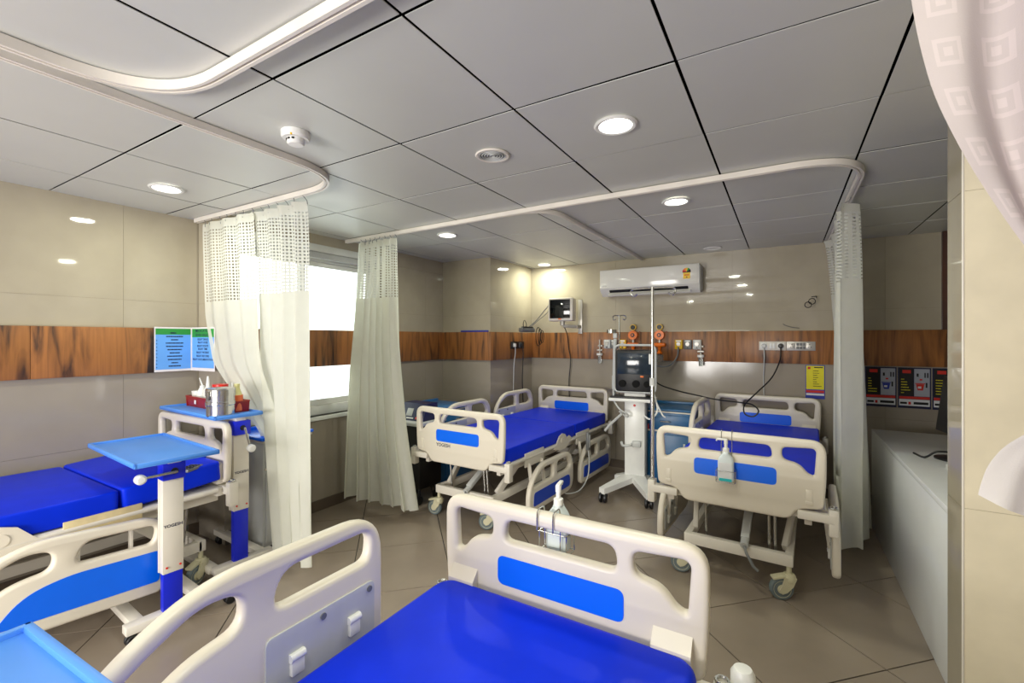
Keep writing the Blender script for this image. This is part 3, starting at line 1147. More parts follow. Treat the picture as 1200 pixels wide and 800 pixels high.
def bed(label, loc, rz, rails, dz=0.0, sections=None, lettering=True, cang=0.4, L=2.08):
    t = thing('hospital_bed', label, 'hospital bed', loc, rz, 'four blue hospital beds')
    yf, yh = -L / 2 + 0.02, L / 2 - 0.02
    end_board(t, 'footboard', yf, dz, 1, lettering)
    end_board(t, 'headboard', yh, dz, -1, False)
    # corner brackets under the boards
    for nm, yy, s in (('foot_bracket', yf, -1), ('head_bracket', yh, 1)):
        b = MB()
        for x in (-1, 1):
            b.box((x * 0.395, yy, 0.505 + dz), (0.165, 0.06, 0.045), 0.006)
            b.box((x * 0.472, yy + s * 0.0, 0.485 + dz), (0.045, 0.055, 0.14), 0.008)
        b.box((0, yy - s * 0.04, 0.50 + dz), (0.85, 0.04, 0.05), 0.004)
        o = b.build(nm, 'cream_metal', t)
        r = MB()
        for x in (-1, 1):
            r.tube([(x * 0.472 + 0.016 * math.cos(a), yy + 0.016 * math.sin(a), 0.562 + dz) for a in [2 * PI * k / 16 for k in range(16)]], 0.0045, 6, True)
        r.build('pole_socket', 'chrome', o)
    # mattress
    secs = sections or [(yf + 0.035, 0.197, 0.62, 0.62), (0.203, yh - 0.03, 0.62, 0.62)]
    cr_, bv_ = (0.03, 0.012) if len(secs) > 1 else (0.08, 0.024)
    for (a, b_, za, zb) in secs:
        ln = b_ - a
        key = 'mattress%.3f' % ln
        me = cached(key, lambda: plate(key, round_poly([(-0.425, -ln / 2, cr_), (0.425, -ln / 2, cr_), (0.425, ln / 2, cr_), (-0.425, ln / 2, cr_)], 8), [], 0.056 - bv_, bv_), 'mattress')
        link('mattress', me, None, t, (0, (a + b_) / 2, (za + zb) / 2 + dz - 0.035), (math.atan2(zb - za, ln), 0, 0))
    # deck
    dk = dz - 0.035
    d = MB()
    for x in (-1, 1):
        d.cyl((x * 0.425, yf + 0.06, 0.548 + dk), (x * 0.425, yh - 0.06, 0.548 + dk), 0.017, seg=12)
        d.bar((x * 0.36, yf + 0.03, 0.50 + dk), (x * 0.36, yh - 0.03, 0.50 + dk), 0.035, 0.055, 0.004)
    for k in range(5):
        yy = lerp(yf + 0.15, yh - 0.15, k / 4)
        d.bar((-0.40, yy, 0.535 + dk), (0.40, yy, 0.535 + dk), 0.04, 0.03, 0.003)
    d.box((0, 0, 0.556 + dk), (0.82, L - 0.12, 0.012), 0.003)
    d.build('deck_frame', 'cream_metal', t)
    for x in (-1, 1):
        hb = MB()
        yy = -0.08
        hb.prism([(yy + a_, b_ + dk) for a_, b_ in ((-0.17, 0.525), (-0.12, 0.565), (-0.07, 0.622), (-0.01, 0.642), (0.04, 0.628), (0.08, 0.585), (0.13, 0.600), (0.17, 0.575), (0.12, 0.525), (0.05, 0.50), (-0.05, 0.497))], x * 0.435 - 0.006, x * 0.435 + 0.006, 'X')
        hb.cyl((x * 0.435 - 0.010, yy - 0.02, 0.58 + dk), (x * 0.435 + 0.010, yy - 0.02, 0.58 + dk), 0.026, seg=14)
        hb.build('knee_hinge', 'plastic', t)
    # undercarriage
    yb0, yb1, zb_ = yf + 0.075, yh - 0.22, 0.222
    u = MB()
    for x in (-1, 1):
        u.bar((x * 0.27, yb0, zb_), (x * 0.27, yb1, zb_), 0.04, 0.06, 0.004)
    for yy in (yb0, yb1):
        u.bar((-0.29, yy, zb_), (0.29, yy, zb_), 0.04, 0.065, 0.004)
    u.build('base_frame', 'cream_metal', t)
    for yy in (yb0 + 0.10, yb1 - 0.45):
        for x in (-1, 1):
            MB().bar((x * 0.245, yy, zb_ + 0.02), (x * 0.30, yy + 0.32, 0.50 + dz), 0.03, 0.055, 0.004).build('lift_arm', 'cream_metal', t)
        MB().cyl((-0.31, yy + 0.31, 0.475 + dz), (0.31, yy + 0.31, 0.475 + dz), 0.016, seg=10).build('cross_tube', 'cream_metal', t)
    for x in (-0.17, 0.17, 0.20):
        MB().cyl((x, yb0 + 0.05, 0.20), (x, yb0 + 0.02, 0.52 + dz), 0.008, seg=8).build('crank_screw', 'chrome', t)
    cr = MB()
    cr.bar((0.05, yb0 + 0.35, 0.47 + dz), (0.05, yb0 - 0.01, 0.29), 0.045, 0.035, 0.004)
    cr.cyl((0.05, yb0 - 0.005, 0.285), (0.05, yb0 - 0.05, 0.265), 0.022, seg=12)
    co = cr.build('crank', 'hinge', t)
    MB().tube([(0.05, yb0 - 0.05, 0.265), (0.065, yb0 - 0.075, 0.235), (0.10, yb0 - 0.085, 0.175), (0.125, yb0 - 0.085, 0.155)], 0.008, 8).build('crank_handle', 'grey', co)
    a = MB()
    a.box((0.30, 0.12, 0.455 + dz), (0.06, 0.34, 0.06), 0.006)
    a.build('actuator_bracket', 'brass', t)
    MB().cyl((0.24, 0.0, 0.40), (0.24, 0.26, 0.40), 0.035, seg=16).build('actuator', 'steel', t)
    for k, (x, y) in enumerate(((-0.27, yb0), (0.27, yb0), (-0.27, yb1), (0.27, yb1))):
        caster(t, x, y, cang + (0.0, 0.25, 1.1, -0.7)[k])
    for r in rails:
        side_rail(t, *r)
        # mounting plate
        kind, x, y, z, side = r[:5]
        if z < 0.4:
            MB().box((side * 0.432, y + 0.2, 0.50 + dz), (0.012, 0.30, 0.11), 0.003).build('rail_mount', 'brass' if kind == 1 else 'cream_metal', t)
            for yy in (0.1, 0.3):
                MB().bar((side * 0.440, y + yy, 0.47 + dz), (x - side * 0.022, y + yy + 0.02, z + 0.12), 0.03, 0.012, 0.002).build('rail_arm', 'cream_metal', t)
    return t


bedA = bed('back left hospital bed, royal blue mattress, under the wall monitor beside the far corner', (-2.153, 3.865, 0), -math.radians(2.2),
           [(2, 0.485, -0.78, 0.10, 1), (2, 0.485, 0.16, 0.09, 1), (2, -0.47, -0.74, 0.50, -1), (2, -0.47, 0.12, 0.52, -1)], cang=1.75)
bedB = bed('back right hospital bed with pump bottle on footboard, by the counter', (-0.205, 3.94, 0), -math.radians(2.6),
           [(2, 0.49, -0.86, 0.13, 1), (2, -0.485, -0.80, 0.11, -1), (2, -0.47, 0.06, 0.55, -1)], lettering=False, cang=1.75, dz=0.015)
bedN = bed('nearest hospital bed at the bottom centre, bright blue mattress and cream footboard', (-0.612, 0.29, 0), PI,
           [(1, 0.492, -0.73, 0.53, 1), (1, -0.49, -0.73, 0.15, -1)], lettering=False, sections=[(-0.985, 0.99, 0.60, 0.60)])
bedC = bed('left hospital bed along the wall, side rail lowered, behind the blue overbed tables', (-3.275, 0.44, 0), PI,
           [(1, -0.515, -0.645, 0.165, -1, 0.07)], dz=0.06, lettering=False,
           sections=[(-0.985, -0.515, 0.66, 0.625), (-0.507, 0.30, 0.62, 0.63), (0.31, 0.99, 0.63, 0.62)])
# corner bumper roll on the nearest bed
MB().lathe([(0.0, -0.03), (0.024, -0.03), (0.030, -0.02), (0.030, 0.045), (0.022, 0.058), (0.0, 0.06)], (-0.518, -1.05, 0.535), 'Z', 20).build('corner_roller', 'white', bedN)


# ------------------------------------------------------------------ overbed tables
def overbed_table(label, loc, rz, ztop, top, base, crank_dir, name='overbed_table', cut=0.28):
    """column at origin. top=(x0,x1,y0,y1); base=(y0,y1,xlen)"""
    t = thing(name, label, 'overbed table', loc, rz, 'sky blue overbed tables')
    x0, x1, y0, y1 = top
    b = MB()
    b.box2((x0, y0, ztop - 0.018), (x1, y1, ztop - 0.006), 0.004)
    o = b.build('table_top', 'table', t)
    r = MB()
    w = 0.016
    for a, c in (((x0, y0), (x1, y0 + w)), ((x0, y1 - w), (x1, y1)), ((x0, y0), (x0 + w, y1)), ((x1 - w, y0), (x1, y1))):
        r.box2((a[0], a[1], ztop - 0.020), (c[0], c[1], ztop + 0.004), 0.005)
    r.build('raised_rim', 'table', o)
    MB().box2((min(x0 + 0.1, -0.02), -0.03, ztop - 0.045), (max(0.02, min(x1 - 0.1, 0.30)), 0.03, ztop - 0.018), 0.003).build('support_arm', 'cream_metal', t)
    MB().box((0, 0, ztop - 0.085), (0.075, 0.098, 0.085), 0.004).build('crank_housing', 'blue_dark', t)
    c = MB()
    c.box2((-0.022, -0.045, cut), (0.022, 0.045, ztop - 0.125), 0.003)
    c.box2((-0.034, -0.048, cut), (-0.022, 0.048, ztop - 0.10), 0.002)
    co = c.build('column', 'cream_metal', t)
    tx = text_mesh('YOGESH', 0.021)
    tx.transform(Matrix.Translation((0.0228, 0, lerp(cut, ztop - 0.125, 0.5))) @ Matrix.Rotation(PI / 2, 4, 'Z') @ UPX)
    link('lettering', tx, 'ink', co)
    for yy in (-0.028, 0.030):
        MB().cyl((0.020, yy, cut + 0.03), (0.026, yy, cut + 0.03), 0.005, seg=10).build('rivet', 'red_bright', co)
    MB().box2((-0.019, -0.042, 0.09), (0.019, 0.042, cut + 0.02), 0.003).build('lower_column', 'blue_dark', t)
    hx = MB()
    zc = ztop - 0.085
    d = Vector(crank_dir)
    p0 = Vector((0.04, 0, zc))
    p1 = p0 + Vector((0.025, 0, 0))
    p2 = p1 + d
    hx.tube([p0, p1, p1 + d * 0.05, p2], 0.0065, 8)
    h = hx.build('crank_handle', 'steel', t)
    MB().lathe([(0.0, 0.0), (0.018, 0.002), (0.023, 0.012), (0.023, 0.036), (0.015, 0.043), (0.0, 0.044)], tuple(p2 + Vector((-0.012, 0, 0))), 'X', 16).build('knob', 'white', h)
    MB().cyl((0.0376, 0, zc), (0.0405, 0, zc), 0.016, seg=14).build('crank_bush', 'black', t)
    b0, b1, xl = base
    bb = MB()
    bb.box2((-0.03, b0, 0.062), (0.03, b1, 0.104), 0.005)
    bb.box2((-xl, -0.16, 0.062), (-0.03, -0.105, 0.1), 0.004)
    bb.box2((-xl, 0.115, 0.062), (-0.03, 0.17, 0.1), 0.004)
    bb.build('base_frame', 'cream_metal', t)
    for (x, y) in ((0, b0 + 0.03), (0, b1 - 0.03), (-xl + 0.04, -0.132), (-xl + 0.04, 0.142)):
        k = MB()
        for s in (-1, 1):
            k.lathe([(0.0, -0.007), (0.022, -0.008), (0.027, -0.004), (0.027, 0.004), (0.022, 0.008), (0.0, 0.007)], (x + s * 0.014, y, 0.027), 'X', 18)
        k.cyl((x, y, 0.03), (x, y, 0.064), 0.009, seg=8)
        k.build('caster', 'black', t)
    return t

overbed_table('front sky blue overbed table with crank, standing over the left bed', (-2.655, 1.09, 0), -0.07, 0.885, (-0.60, 0.14, -0.19, 0.165), (-0.19, 0.30, 0.62), (0.0, -0.15, 0.0), cut=0.29)
overbed_table('rear sky blue overbed table carrying the red tray and steel drum', (-2.885, 1.548, 0), -0.05, 1.0, (-0.76, 0.045, -0.16, 0.12), (-0.15, 0.20, 0.62), (0.0, 0.03, -0.125), cut=0.41)
overbed_table('pale blue overbed table corner at the bottom left, nearest the camera', (-1.165, 0.085, 0), 0.05, 0.95, (0.01, 0.76, -0.22, 0.175), (-0.25, 0.2, 0.25), (0.0, -0.08, -0.08), cut=0.29)


# ------------------------------------------------------------------ things on the rear overbed table
ZT = 1.0 - 0.006
tr = thing('plastic_tray', 'dark red plastic tray of bottles on the rear overbed table', 'tray', (-3.27, 1.603, ZT), -0.05)
b = MB()
b.box((0, 0, 0.004), (0.60, 0.11, 0.008), 0.002)
for s in (-1, 1):
    b.prism([(s * 0.047, 0), (s * 0.055, 0), (s * 0.062, 0.065), (s * 0.068, 0.065), (s * 0.068, 0.072), (s * 0.057, 0.072)], -0.30, 0.30, 'X')
    b.prism([(s * 0.292, 0), (s * 0.300, 0), (s * 0.310, 0.065), (s * 0.316, 0.065), (s * 0.316, 0.072), (s * 0.304, 0.072)], -0.062, 0.062, 'Y')
b.build('body', 'red', tr)
MB().box((-0.16, -0.064, 0.036), (0.022, 0.004, 0.026), 0.001).build('tag', 'paper', tr)
MB().box((0.0, -0.064, 0.03), (0.006, 0.004, 0.03), 0.001).build('tag', 'paper', tr)

thing('steel_drum', 'polished steel dressing drum with lid on the rear overbed table', 'drum', (-2.935, 1.462, ZT)).scale = (1, 1, 1.27)
sd = bpy.data.objects['steel_drum']
MB().lathe([(0.0, 0.0), (0.072, 0.0), (0.075, 0.004), (0.075, 0.05), (0.076, 0.098), (0.0, 0.098)], seg=36).build('body', 'steel', sd)
MB().lathe([(0.0765, 0.052), (0.079, 0.055), (0.079, 0.068), (0.0765, 0.071)], seg=36).build('band', 'steel', sd)
MB().lathe([(0.079, 0.098), (0.079, 0.126), (0.074, 0.133), (0.0, 0.136)], seg=36).build('lid', 'steel', sd)
MB().box((0.02, -0.079, 0.10), (0.018, 0.008, 0.04), 0.002).build('clasp', 'steel', sd)
MB().tube([(-0.079, 0.0, 0.06), (-0.10, -0.015, 0.075), (-0.10, -0.015, 0.10), (-0.08, 0.0, 0.115)], 0.003, 6).build('handle', 'steel', sd)

def bottle(label, x, y, z, prof, m, cap=None, capm='white', name='bottle', extra=None):
    t_ = thing(name, label, 'bottle', (x, y, z))
    MB().lathe(prof, seg=20).build('body', m, t_)
    if cap:
        MB().lathe(cap, seg=18).build('cap', capm, t_)
    if extra:
        extra(t_)
    return t_
zb = ZT + 0.009
def nozzle(t_):
    MB().cyl((0, 0, 0.13), (-0.018, -0.01, 0.185), 0.006, 0.003, 10).build('nozzle', 'bottle', t_)
bottle('white wash bottle with slanted nozzle in the red tray, left', -3.475, 1.612, zb, [(0.0, 0), (0.036, 0), (0.038, 0.01), (0.038, 0.08), (0.016, 0.12), (0.014, 0.132), (0.0, 0.132)], 'bottle', extra=nozzle)
bottle('white squeeze bottle with thin upright nozzle in the red tray', -3.40, 1.612, zb, [(0.0, 0), (0.03, 0), (0.032, 0.01), (0.032, 0.09), (0.014, 0.125), (0.006, 0.20), (0.0, 0.20)], 'bottle')
bottle('milky bottle with orange cap in the red tray', -3.32, 1.605, zb, [(0.0, 0), (0.038, 0), (0.040, 0.01), (0.040, 0.075), (0.018, 0.10), (0.0, 0.10)], 'bottle', [(0.0, 0.098), (0.020, 0.098), (0.020, 0.125), (0.0, 0.125)], 'peach')
bottle('clear jar with bright red lid behind the steel drum', -3.215, 1.60, zb, [(0.0, 0), (0.042, 0), (0.044, 0.01), (0.044, 0.13), (0.0, 0.13)], 'bottle', [(0.0, 0.13), (0.046, 0.13), (0.046, 0.155), (0.0, 0.157)], 'red_bright', name='jar')
bottle('low white tub at the left end of the red tray', -3.54, 1.615, zb, [(0.0, 0), (0.034, 0), (0.038, 0.085), (0.040, 0.085), (0.040, 0.092), (0.0, 0.092)], 'white', name='tub')
def pumpx(t_):
    MB().cyl((0, 0, 0.13), (0, 0, 0.175), 0.006, seg=8).build('pump', 'bottle', t_)
bottle('pale yellow pump bottle right of the steel drum', -3.055, 1.594, zb, [(0.0, 0), (0.026, 0), (0.028, 0.01), (0.028, 0.10), (0.012, 0.13), (0.0, 0.13)], 'straw', extra=pumpx)
bottle('orange filled bottle with pale neck beside the curtain', -2.995, 1.590, zb, [(0.0, 0), (0.032, 0), (0.034, 0.01), (0.034, 0.10), (0.0, 0.10)], 'peach', [(0.0, 0.10), (0.030, 0.10), (0.016, 0.14), (0.016, 0.17), (0.0, 0.17)], 'straw')

# remote keypad on the left bed
kp = thing('bed_keypad', 'small dark grey keypad lying on the left bed mattress', 'keypad', (-2.875, 1.27, 0.722), 0.5)
MB().box((0, 0, 0.008), (0.07, 0.12, 0.016), 0.004).build('body', 'grey', kp)
for i in range(3):
    for j in range(4):
        MB().box((-0.02 + i * 0.02, -0.036 + j * 0.024, 0.017), (0.013, 0.015, 0.004), 0.001).build('button', 'black', kp)


# ------------------------------------------------------------------ printed sheets
def printed(label, name, origin, dirx, w, h, layers, cat='notice', thick=0.002):
    """layers: list of (part, material, [(x0, z0, x1, z1)...]) in sheet units 0..1 from the top left, z downwards"""
    t_ = thing(name, label, cat, origin)
    dx = Vector((dirx[0], dirx[1], 0)).normalized()
    n = Vector((dx.y, -dx.x, 0))
    rot = Matrix((dx, -n, Vector((0, 0, 1)))).transposed().to_4x4()
    def bx(x0, z0, x1, z1, d0, d1):
        b_ = MB()
        return b_.box(((x0 + x1) / 2 * w, -(d0 + d1) / 2, -(z0 + z1) / 2 * h), (abs(x1 - x0) * w, d1 - d0, abs(z1 - z0) * h))
    me = bx(0, 0, 1, 1, 0, thick).mesh('sheet')
    me.transform(rot)
    link('sheet', me, 'paper', t_)
    for k, (pn, m, rects) in enumerate(layers):
        b_ = MB()
        for r_ in rects:
            if len(r_) == 4:
                x0, z0, x1, z1 = r_
                b_.box(((x0 + x1) / 2 * w, -(thick + 0.0003 * (k + 1)), -(z0 + z1) / 2 * h), (abs(x1 - x0) * w, 0.0006, abs(z1 - z0) * h))
            elif r_[0] == 'disc':
                _, x_, z_, rx_ = r_
            else:
                s_, x_, z_, sz = r_[:4]
        me = b_.mesh(pn)
        me.transform(rot)
        link(pn, me, m, t_)
    return t_, rot


def letters(t_, rot, rows, w, h, m, thick, part='lettering'):
    bm_ = bmesh.new()
    for s_, x_, z_, sz in rows:
        me = text_mesh(s_, sz, 0.0003)
        me.transform(Matrix.Translation((x_ * w, -thick, -z_ * h)) @ UPX)
        bm_.from_mesh(me)
        bpy.data.meshes.remove(me)
    me = bpy.data.meshes.new(part)
    bm_.to_mesh(me)
    bm_.free()
    me.transform(rot)
    return link(part, me, m, t_)


def bars(seed, rows, x0, x1, z0, dz, hh, center=True):
    rnd = random.Random(seed)
    out = []
    for k in range(rows):
        wd = rnd.uniform(0.25, 0.9) * (x1 - x0)
        a = (x0 + x1) / 2 - wd / 2 if center else x0
        x = a
        while x < a + wd:
            l_ = rnd.uniform(0.02, 0.06)
            out.append((x, z0 + k * dz, min(x + l_, a + wd), z0 + k * dz + hh))
            x += l_ + 0.008
    return out

hpz = 1.543
t_, rot = printed('light blue notice with green heading, left of two on the left wall', 'paper_notice', (XL + BT + 0.004, 1.432, hpz), (0, 1), 0.232, 0.315,
                  [('blue_field', 'paper_blue', [(0.03, 0.17, 0.97, 0.95)]), ('green_heading', 'paper_green', [(0.03, 0.035, 0.97, 0.17)])])
letters(t_, rot, [('1 ' + 'DO NOT RESUSE', 0.5, 0.13, 0.0)] and [], 0.232, 0.315, 'ink', 0.003) if False else None
b_ = MB()
for r_ in bars(4, 1, 0.30, 0.68, 0.115, 0.1, 0.035) + sum([bars(20 + k, 1, 0.26, 0.80, 0.20 + k * 0.074, 0.1, 0.026) for k in range(10)], []) + [(0.05, 0.29 + k * 0.075, 0.07, 0.31 + k * 0.075) for k in range(9)]:
    b_.box(((r_[0] + r_[2]) / 2 * 0.232, -0.0032, -(r_[1] + r_[3]) / 2 * 0.315), ((r_[2] - r_[0]) * 0.232, 0.0004, (r_[3] - r_[1]) * 0.315))
me = b_.mesh('lettering')
me.transform(rot)
link('lettering', me, 'ink', t_)
t_, rot = printed('light blue notice with green heading, right one, partly behind the left curtain', 'paper_notice', (XL + 0.03, 1.664, hpz), (0.99, 0.06), 0.29, 0.315,
                  [('blue_field', 'paper_blue', [(0.03, 0.23, 0.97, 0.93)]), ('green_heading', 'paper_green', [(0.03, 0.035, 0.97, 0.23)])])
letters(t_, rot, [('MEDICATION', 0.5, 0.085, 0.030), ('SEVEN RIGHTS', 0.5, 0.18, 0.028), ('RIGHT DRUG', 0.5, 0.28, 0.022), ('RIGHT DOSE', 0.5, 0.35, 0.022), ('RIGHT ROUTE', 0.5, 0.43, 0.022),
                  ('RIGHT TIME', 0.5, 0.50, 0.022), ('RIGHT PATIENT', 0.5, 0.58, 0.022), ('RIGHT RECORD', 0.5, 0.66, 0.022), ('RIGHT DOCUMENTATION', 0.5, 0.74, 0.021)], 0.29, 0.315, 'ink', 0.0032)

# dark segregation posters on the back wall, behind the counter
def bin_poster(x, label, seed, binm, w=0.215):
    h = 0.345
    t_, rot = printed(label, 'wall_poster', (x, YB - 0.002, 1.215), (1, 0), w, h,
                      [('dark_border', 'navy', [(0, 0, 1, 1)]), ('black_field', 'ink_black', [(0.04, 0.02, 0.48, 0.70)]), ('grey_field', 'ink_grey', [(0.5, 0.03, 0.96, 0.70)]),
                       ('red_strip', 'ink_red', [(0.04, 0.71, 0.96, 0.77)]), ('white_strip', 'ink_white', [(0.04, 0.78, 0.96, 0.94)]),
                       ('yellow_text', 'ink_yellow', bars(seed, 6, 0.10, 0.42, 0.28, 0.066, 0.02, False)),
                       ('dark_text', 'ink_black', [(0.07, 0.85, 0.28, 0.90), (0.48, 0.84, 0.92, 0.90), (0.16, 0.955, 0.82, 0.97)]),
                       ('red_mark', 'ink_red', [(0.14, 0.06, 0.40, 0.14), (0.32, 0.84, 0.40, 0.91), (0.66, 0.27, 0.74, 0.31)]),
                       ('small_items', 'ink_black', [(0.57, 0.14, 0.63, 0.22), (0.80, 0.12, 0.84, 0.24), (0.88, 0.12, 0.92, 0.24), (0.84, 0.36, 0.89, 0.48)])])
    bb = MB()
    bb.prism([((0.55) * w, -0.40 * h), (0.80 * w, -0.40 * h), (0.76 * w, -0.55 * h), (0.60 * w, -0.55 * h)], -0.0045, -0.0035, 'Y')
    bb.box((0.675 * w, -0.004, -0.385 * h), (0.30 * w, 0.001, 0.02 * h))
    me_ = bb.mesh('bin_picture')
    me_.transform(rot)
    link('bin_picture', me_, binm, t_)
    e = MB().box((0.66 * w, -0.0048, -0.48 * h), (0.10 * w, 0.0006, 0.05 * h)).mesh('bin_mark')
    e.transform(rot)
    link('bin_mark', e, 'ink_white', t_)
bin_poster(0.612, 'black and grey wall poster with blue bin, left of three behind counter', 31, 'ink_blue')
bin_poster(0.835, 'black and grey wall poster with red bin, middle of three behind counter', 32, 'ink_red')
bin_poster(1.058, 'black and grey wall poster at right end behind the counter monitor', 33, 'ink_yellow')
t_, rot = printed('yellow wall poster with red and blue bottom strips beside the right curtain', 'wall_poster', (0.168, YB - 0.002, 1.215), (1, 0), 0.15, 0.31,
                  [('blue_border', 'ink_blue', [(0, 0, 1, 1)]), ('yellow_field', 'ink_yellow', [(0.04, 0.02, 0.96, 0.72)]), ('red_strip', 'ink_red', [(0.04, 0.75, 0.96, 0.82)]), ('white_strip', 'ink_white', [(0.04, 0.84, 0.96, 0.90)]),
                   ('dark_text', 'ink_black', bars(9, 8, 0.40, 0.92, 0.16, 0.065, 0.018, False) + [(0.45, 0.05, 0.90, 0.08)]), ('red_mark', 'ink_red', [(0.12, 0.05, 0.26, 0.12)])])


# ------------------------------------------------------------------ back wall equipment
# split air conditioner
ac = thing('air_conditioner', 'white wall-mounted split air conditioner high on the back wall', 'air conditioner', (-1.245, YB - 0.002, 1.93))
b = MB()
b.prism([(0, 0.02), (-0.12, 0.0), (-0.19, 0.05), (-0.215, 0.085), (-0.215, 0.27), (-0.205, 0.285), (0, 0.285)], -0.515, 0.515, 'X')
b.build('body', 'ac', ac)
MB().box((0, -0.218, 0.178), (1.0, 0.008, 0.20), 0.003).build('front_panel', 'ac', ac)
MB().box((0, -0.190, 0.0535), (0.82, 0.03, 0.024), 0.002, Matrix.Rotation(-0.75, 4, 'X')).build('air_outlet', 'black', ac)
MB().box((0, -0.178, 0.022), (0.86, 0.055, 0.006), 0.002, Matrix.Rotation(0.62, 4, 'X')).build('louvre', 'ac', ac)
MB().box((0.515 + 0.004, -0.11, 0.145), (0.008, 0.19, 0.25), 0.003).build('side_cap', 'hinge', ac)
st = MB().box((0.40, -0.2225, 0.172), (0.068, 0.001, 0.075)).build('rating_sticker', 'yellow', ac)
for k, mm in enumerate(('ink_red', 'orange', 'yellow', 'paper_green', 'ink_black')):
    a0_, a1_ = PI - k * PI / 5, PI - (k + 1) * PI / 5
    MB().prism([(0.40, 0.205)] + [(0.40 + 0.040 * math.cos(lerp(a0_, a1_, q / 4)), 0.205 + 0.040 * math.sin(lerp(a0_, a1_, q / 4))) for q in range(5)], -0.2242, -0.2232, 'Y').build('star_segment', mm, st)
MB().box((0.40, -0.2235, 0.203), (0.080, 0.001, 0.010)).build('sticker_text', 'ink_black', st)
MB().box((0.40, -0.2235, 0.172), (0.045, 0.001, 0.008)).build('sticker_text', 'ink_red', st)
MB().box((0.40, -0.2235, 0.150), (0.014, 0.001, 0.010)).build('sticker_text', 'ink_black', st)
MB().box((-0.46, -0.2235, 0.108), (0.05, 0.001, 0.01)).build('badge', 'silver', ac)

# patient monitor on a wall arm
mo = thing('patient_monitor', 'black-screened patient monitor on a wall arm above the back left bed', 'monitor', (-2.20, 4.80, 1.66), 0.10)
MB().box((0, 0, 0.135), (0.30, 0.13, 0.265), 0.02).build('casing', 'cream_metal', mo)
MB().box((-0.006, -0.064, 0.140), (0.245, 0.006, 0.215), 0.004).build('screen', 'screen', mo)
MB().box((-0.006, -0.067, 0.025), (0.035, 0.004, 0.014), 0.001).build('indicator', 'orange', mo)
a = MB()
a.cyl((0, 0.02, -0.045), (0, 0.02, 0.005), 0.028, seg=16)
a.bar((0, 0.02, -0.05), (0.13, 0.12, -0.06), 0.03, 0.035, 0.004)
a.bar((0.13, 0.12, -0.06), (0.15, 0.22, -0.06), 0.03, 0.035, 0.004)
a.build('wall_arm', 'silver', mo)
MB().box((0.15, 0.222, 0.06), (0.05, 0.012, 0.40), 0.002).build('wall_rail', 'silver', mo)
cab = MB().tube(smooth_path([(-2.19, 4.82, 1.62), (-2.20, 4.95, 1.50), (-2.21, 5.01, 1.35), (-2.19, 5.02, 1.20), (-2.21, 5.02, 0.95), (-2.2, 5.02, 0.6)], 6), 0.006, 6).build('monitor_cable', 'black')
tag(cab, 'thin black cable hanging straight down from the patient monitor', 'cable')

# recorder box and coiled leads resting on the band in the corner
rec = thing('lead_recorder', 'small grey box with coiled leads resting on the wood band in the corner', 'device', (-2.62, 4.72, BZ1), 1.3)
MB().box((0, 0, 0.03), (0.22, 0.07, 0.055), 0.015).build('body', 'grey', rec)
MB().box((0, -0.01, 0.062), (0.16, 0.05, 0.012), 0.004).build('cover', 'black', rec)
MB().tube(smooth_path([(-0.08, -0.03, 0.04), (-0.12, -0.06, 0.10), (-0.09, -0.05, 0.14), (-0.05, -0.04, 0.10), (-0.04, -0.03, 0.06)], 6), 0.004, 6).build('lead_loop', 'black', rec)
coil = MB()
for k in range(3):
    coil.tube([(0.10 + 0.022 * k + (0.040 - 0.006 * k) * math.cos(q), -0.09 - 0.012 * k, -0.05 + (0.11 - 0.018 * k) * math.sin(q)) for q in [2 * PI * i / 26 for i in range(26)]], 0.0042, 6, True)
coil.build('lead_coil', 'black', rec)
le = MB().tube(smooth_path([(-2.60, 4.74, 1.60), (-2.52, 4.78, 1.68), (-2.44, 4.80, 1.78), (-2.36, 4.80, 1.86)], 6), 0.006, 6)
le.tube(smooth_path([(-2.60, 4.76, 1.59), (-2.50, 4.79, 1.68), (-2.42, 4.80, 1.74), (-2.352, 4.79, 1.80)], 6), 0.004, 6)
tag(le.build('monitor_leads', 'grey'), 'grey leads running from the recorder box up to the patient monitor', 'cable')
# socket plate in the column side
sk = thing('wall_socket', 'black socket plate on the wood band below the recorder box', 'socket', (XN + BT, 4.66, 1.385))
MB().box((0.006, 0, 0), (0.012, 0.30, 0.085), 0.003).build('plate', 'black', sk)
for yy in (-0.09, 0.05):
    MB().box((0.0125, yy, 0), (0.004, 0.06, 0.06), 0.002).build('socket', 'grey', sk)
pl = thing('white_plug', 'white plug with pale cord in the black socket plate', 'plug', (XN + BT + 0.014, 4.56, 1.385))
MB().box((0.014, 0, 0), (0.028, 0.035, 0.04), 0.006).build('plug_body', 'white', pl)
MB().tube(smooth_path([(0.02, 0, -0.015), (0.022, -0.005, -0.1), (0.012, -0.02, -0.25), (0.01, -0.03, -0.6)], 6), 0.005, 6).build('cord', 'hinge', pl)
pl = thing('black_plug', 'black plug with black cord in the corner socket plate', 'plug', (XN + BT + 0.014, 4.735, 1.385))
MB().box((0.014, 0, 0), (0.028, 0.045, 0.05), 0.006).build('plug_body', 'black', pl)
MB().tube(smooth_path([(0.02, 0, -0.02), (0.024, 0.004, -0.12), (0.014, 0.0, -0.4), (0.02, 0.01, -0.7)], 6), 0.006, 6).build('cord', 'black', pl)
# blue folder on the ledge of the column
tag(MB().box2((-3.13, YN - 0.02, BZ1), (-2.76, YN - 0.001, BZ1 + 0.018), 0.004).build('blue_strip', 'ink_blue'), 'thin blue strip lying on top of the wood band left of the corner', 'strip')

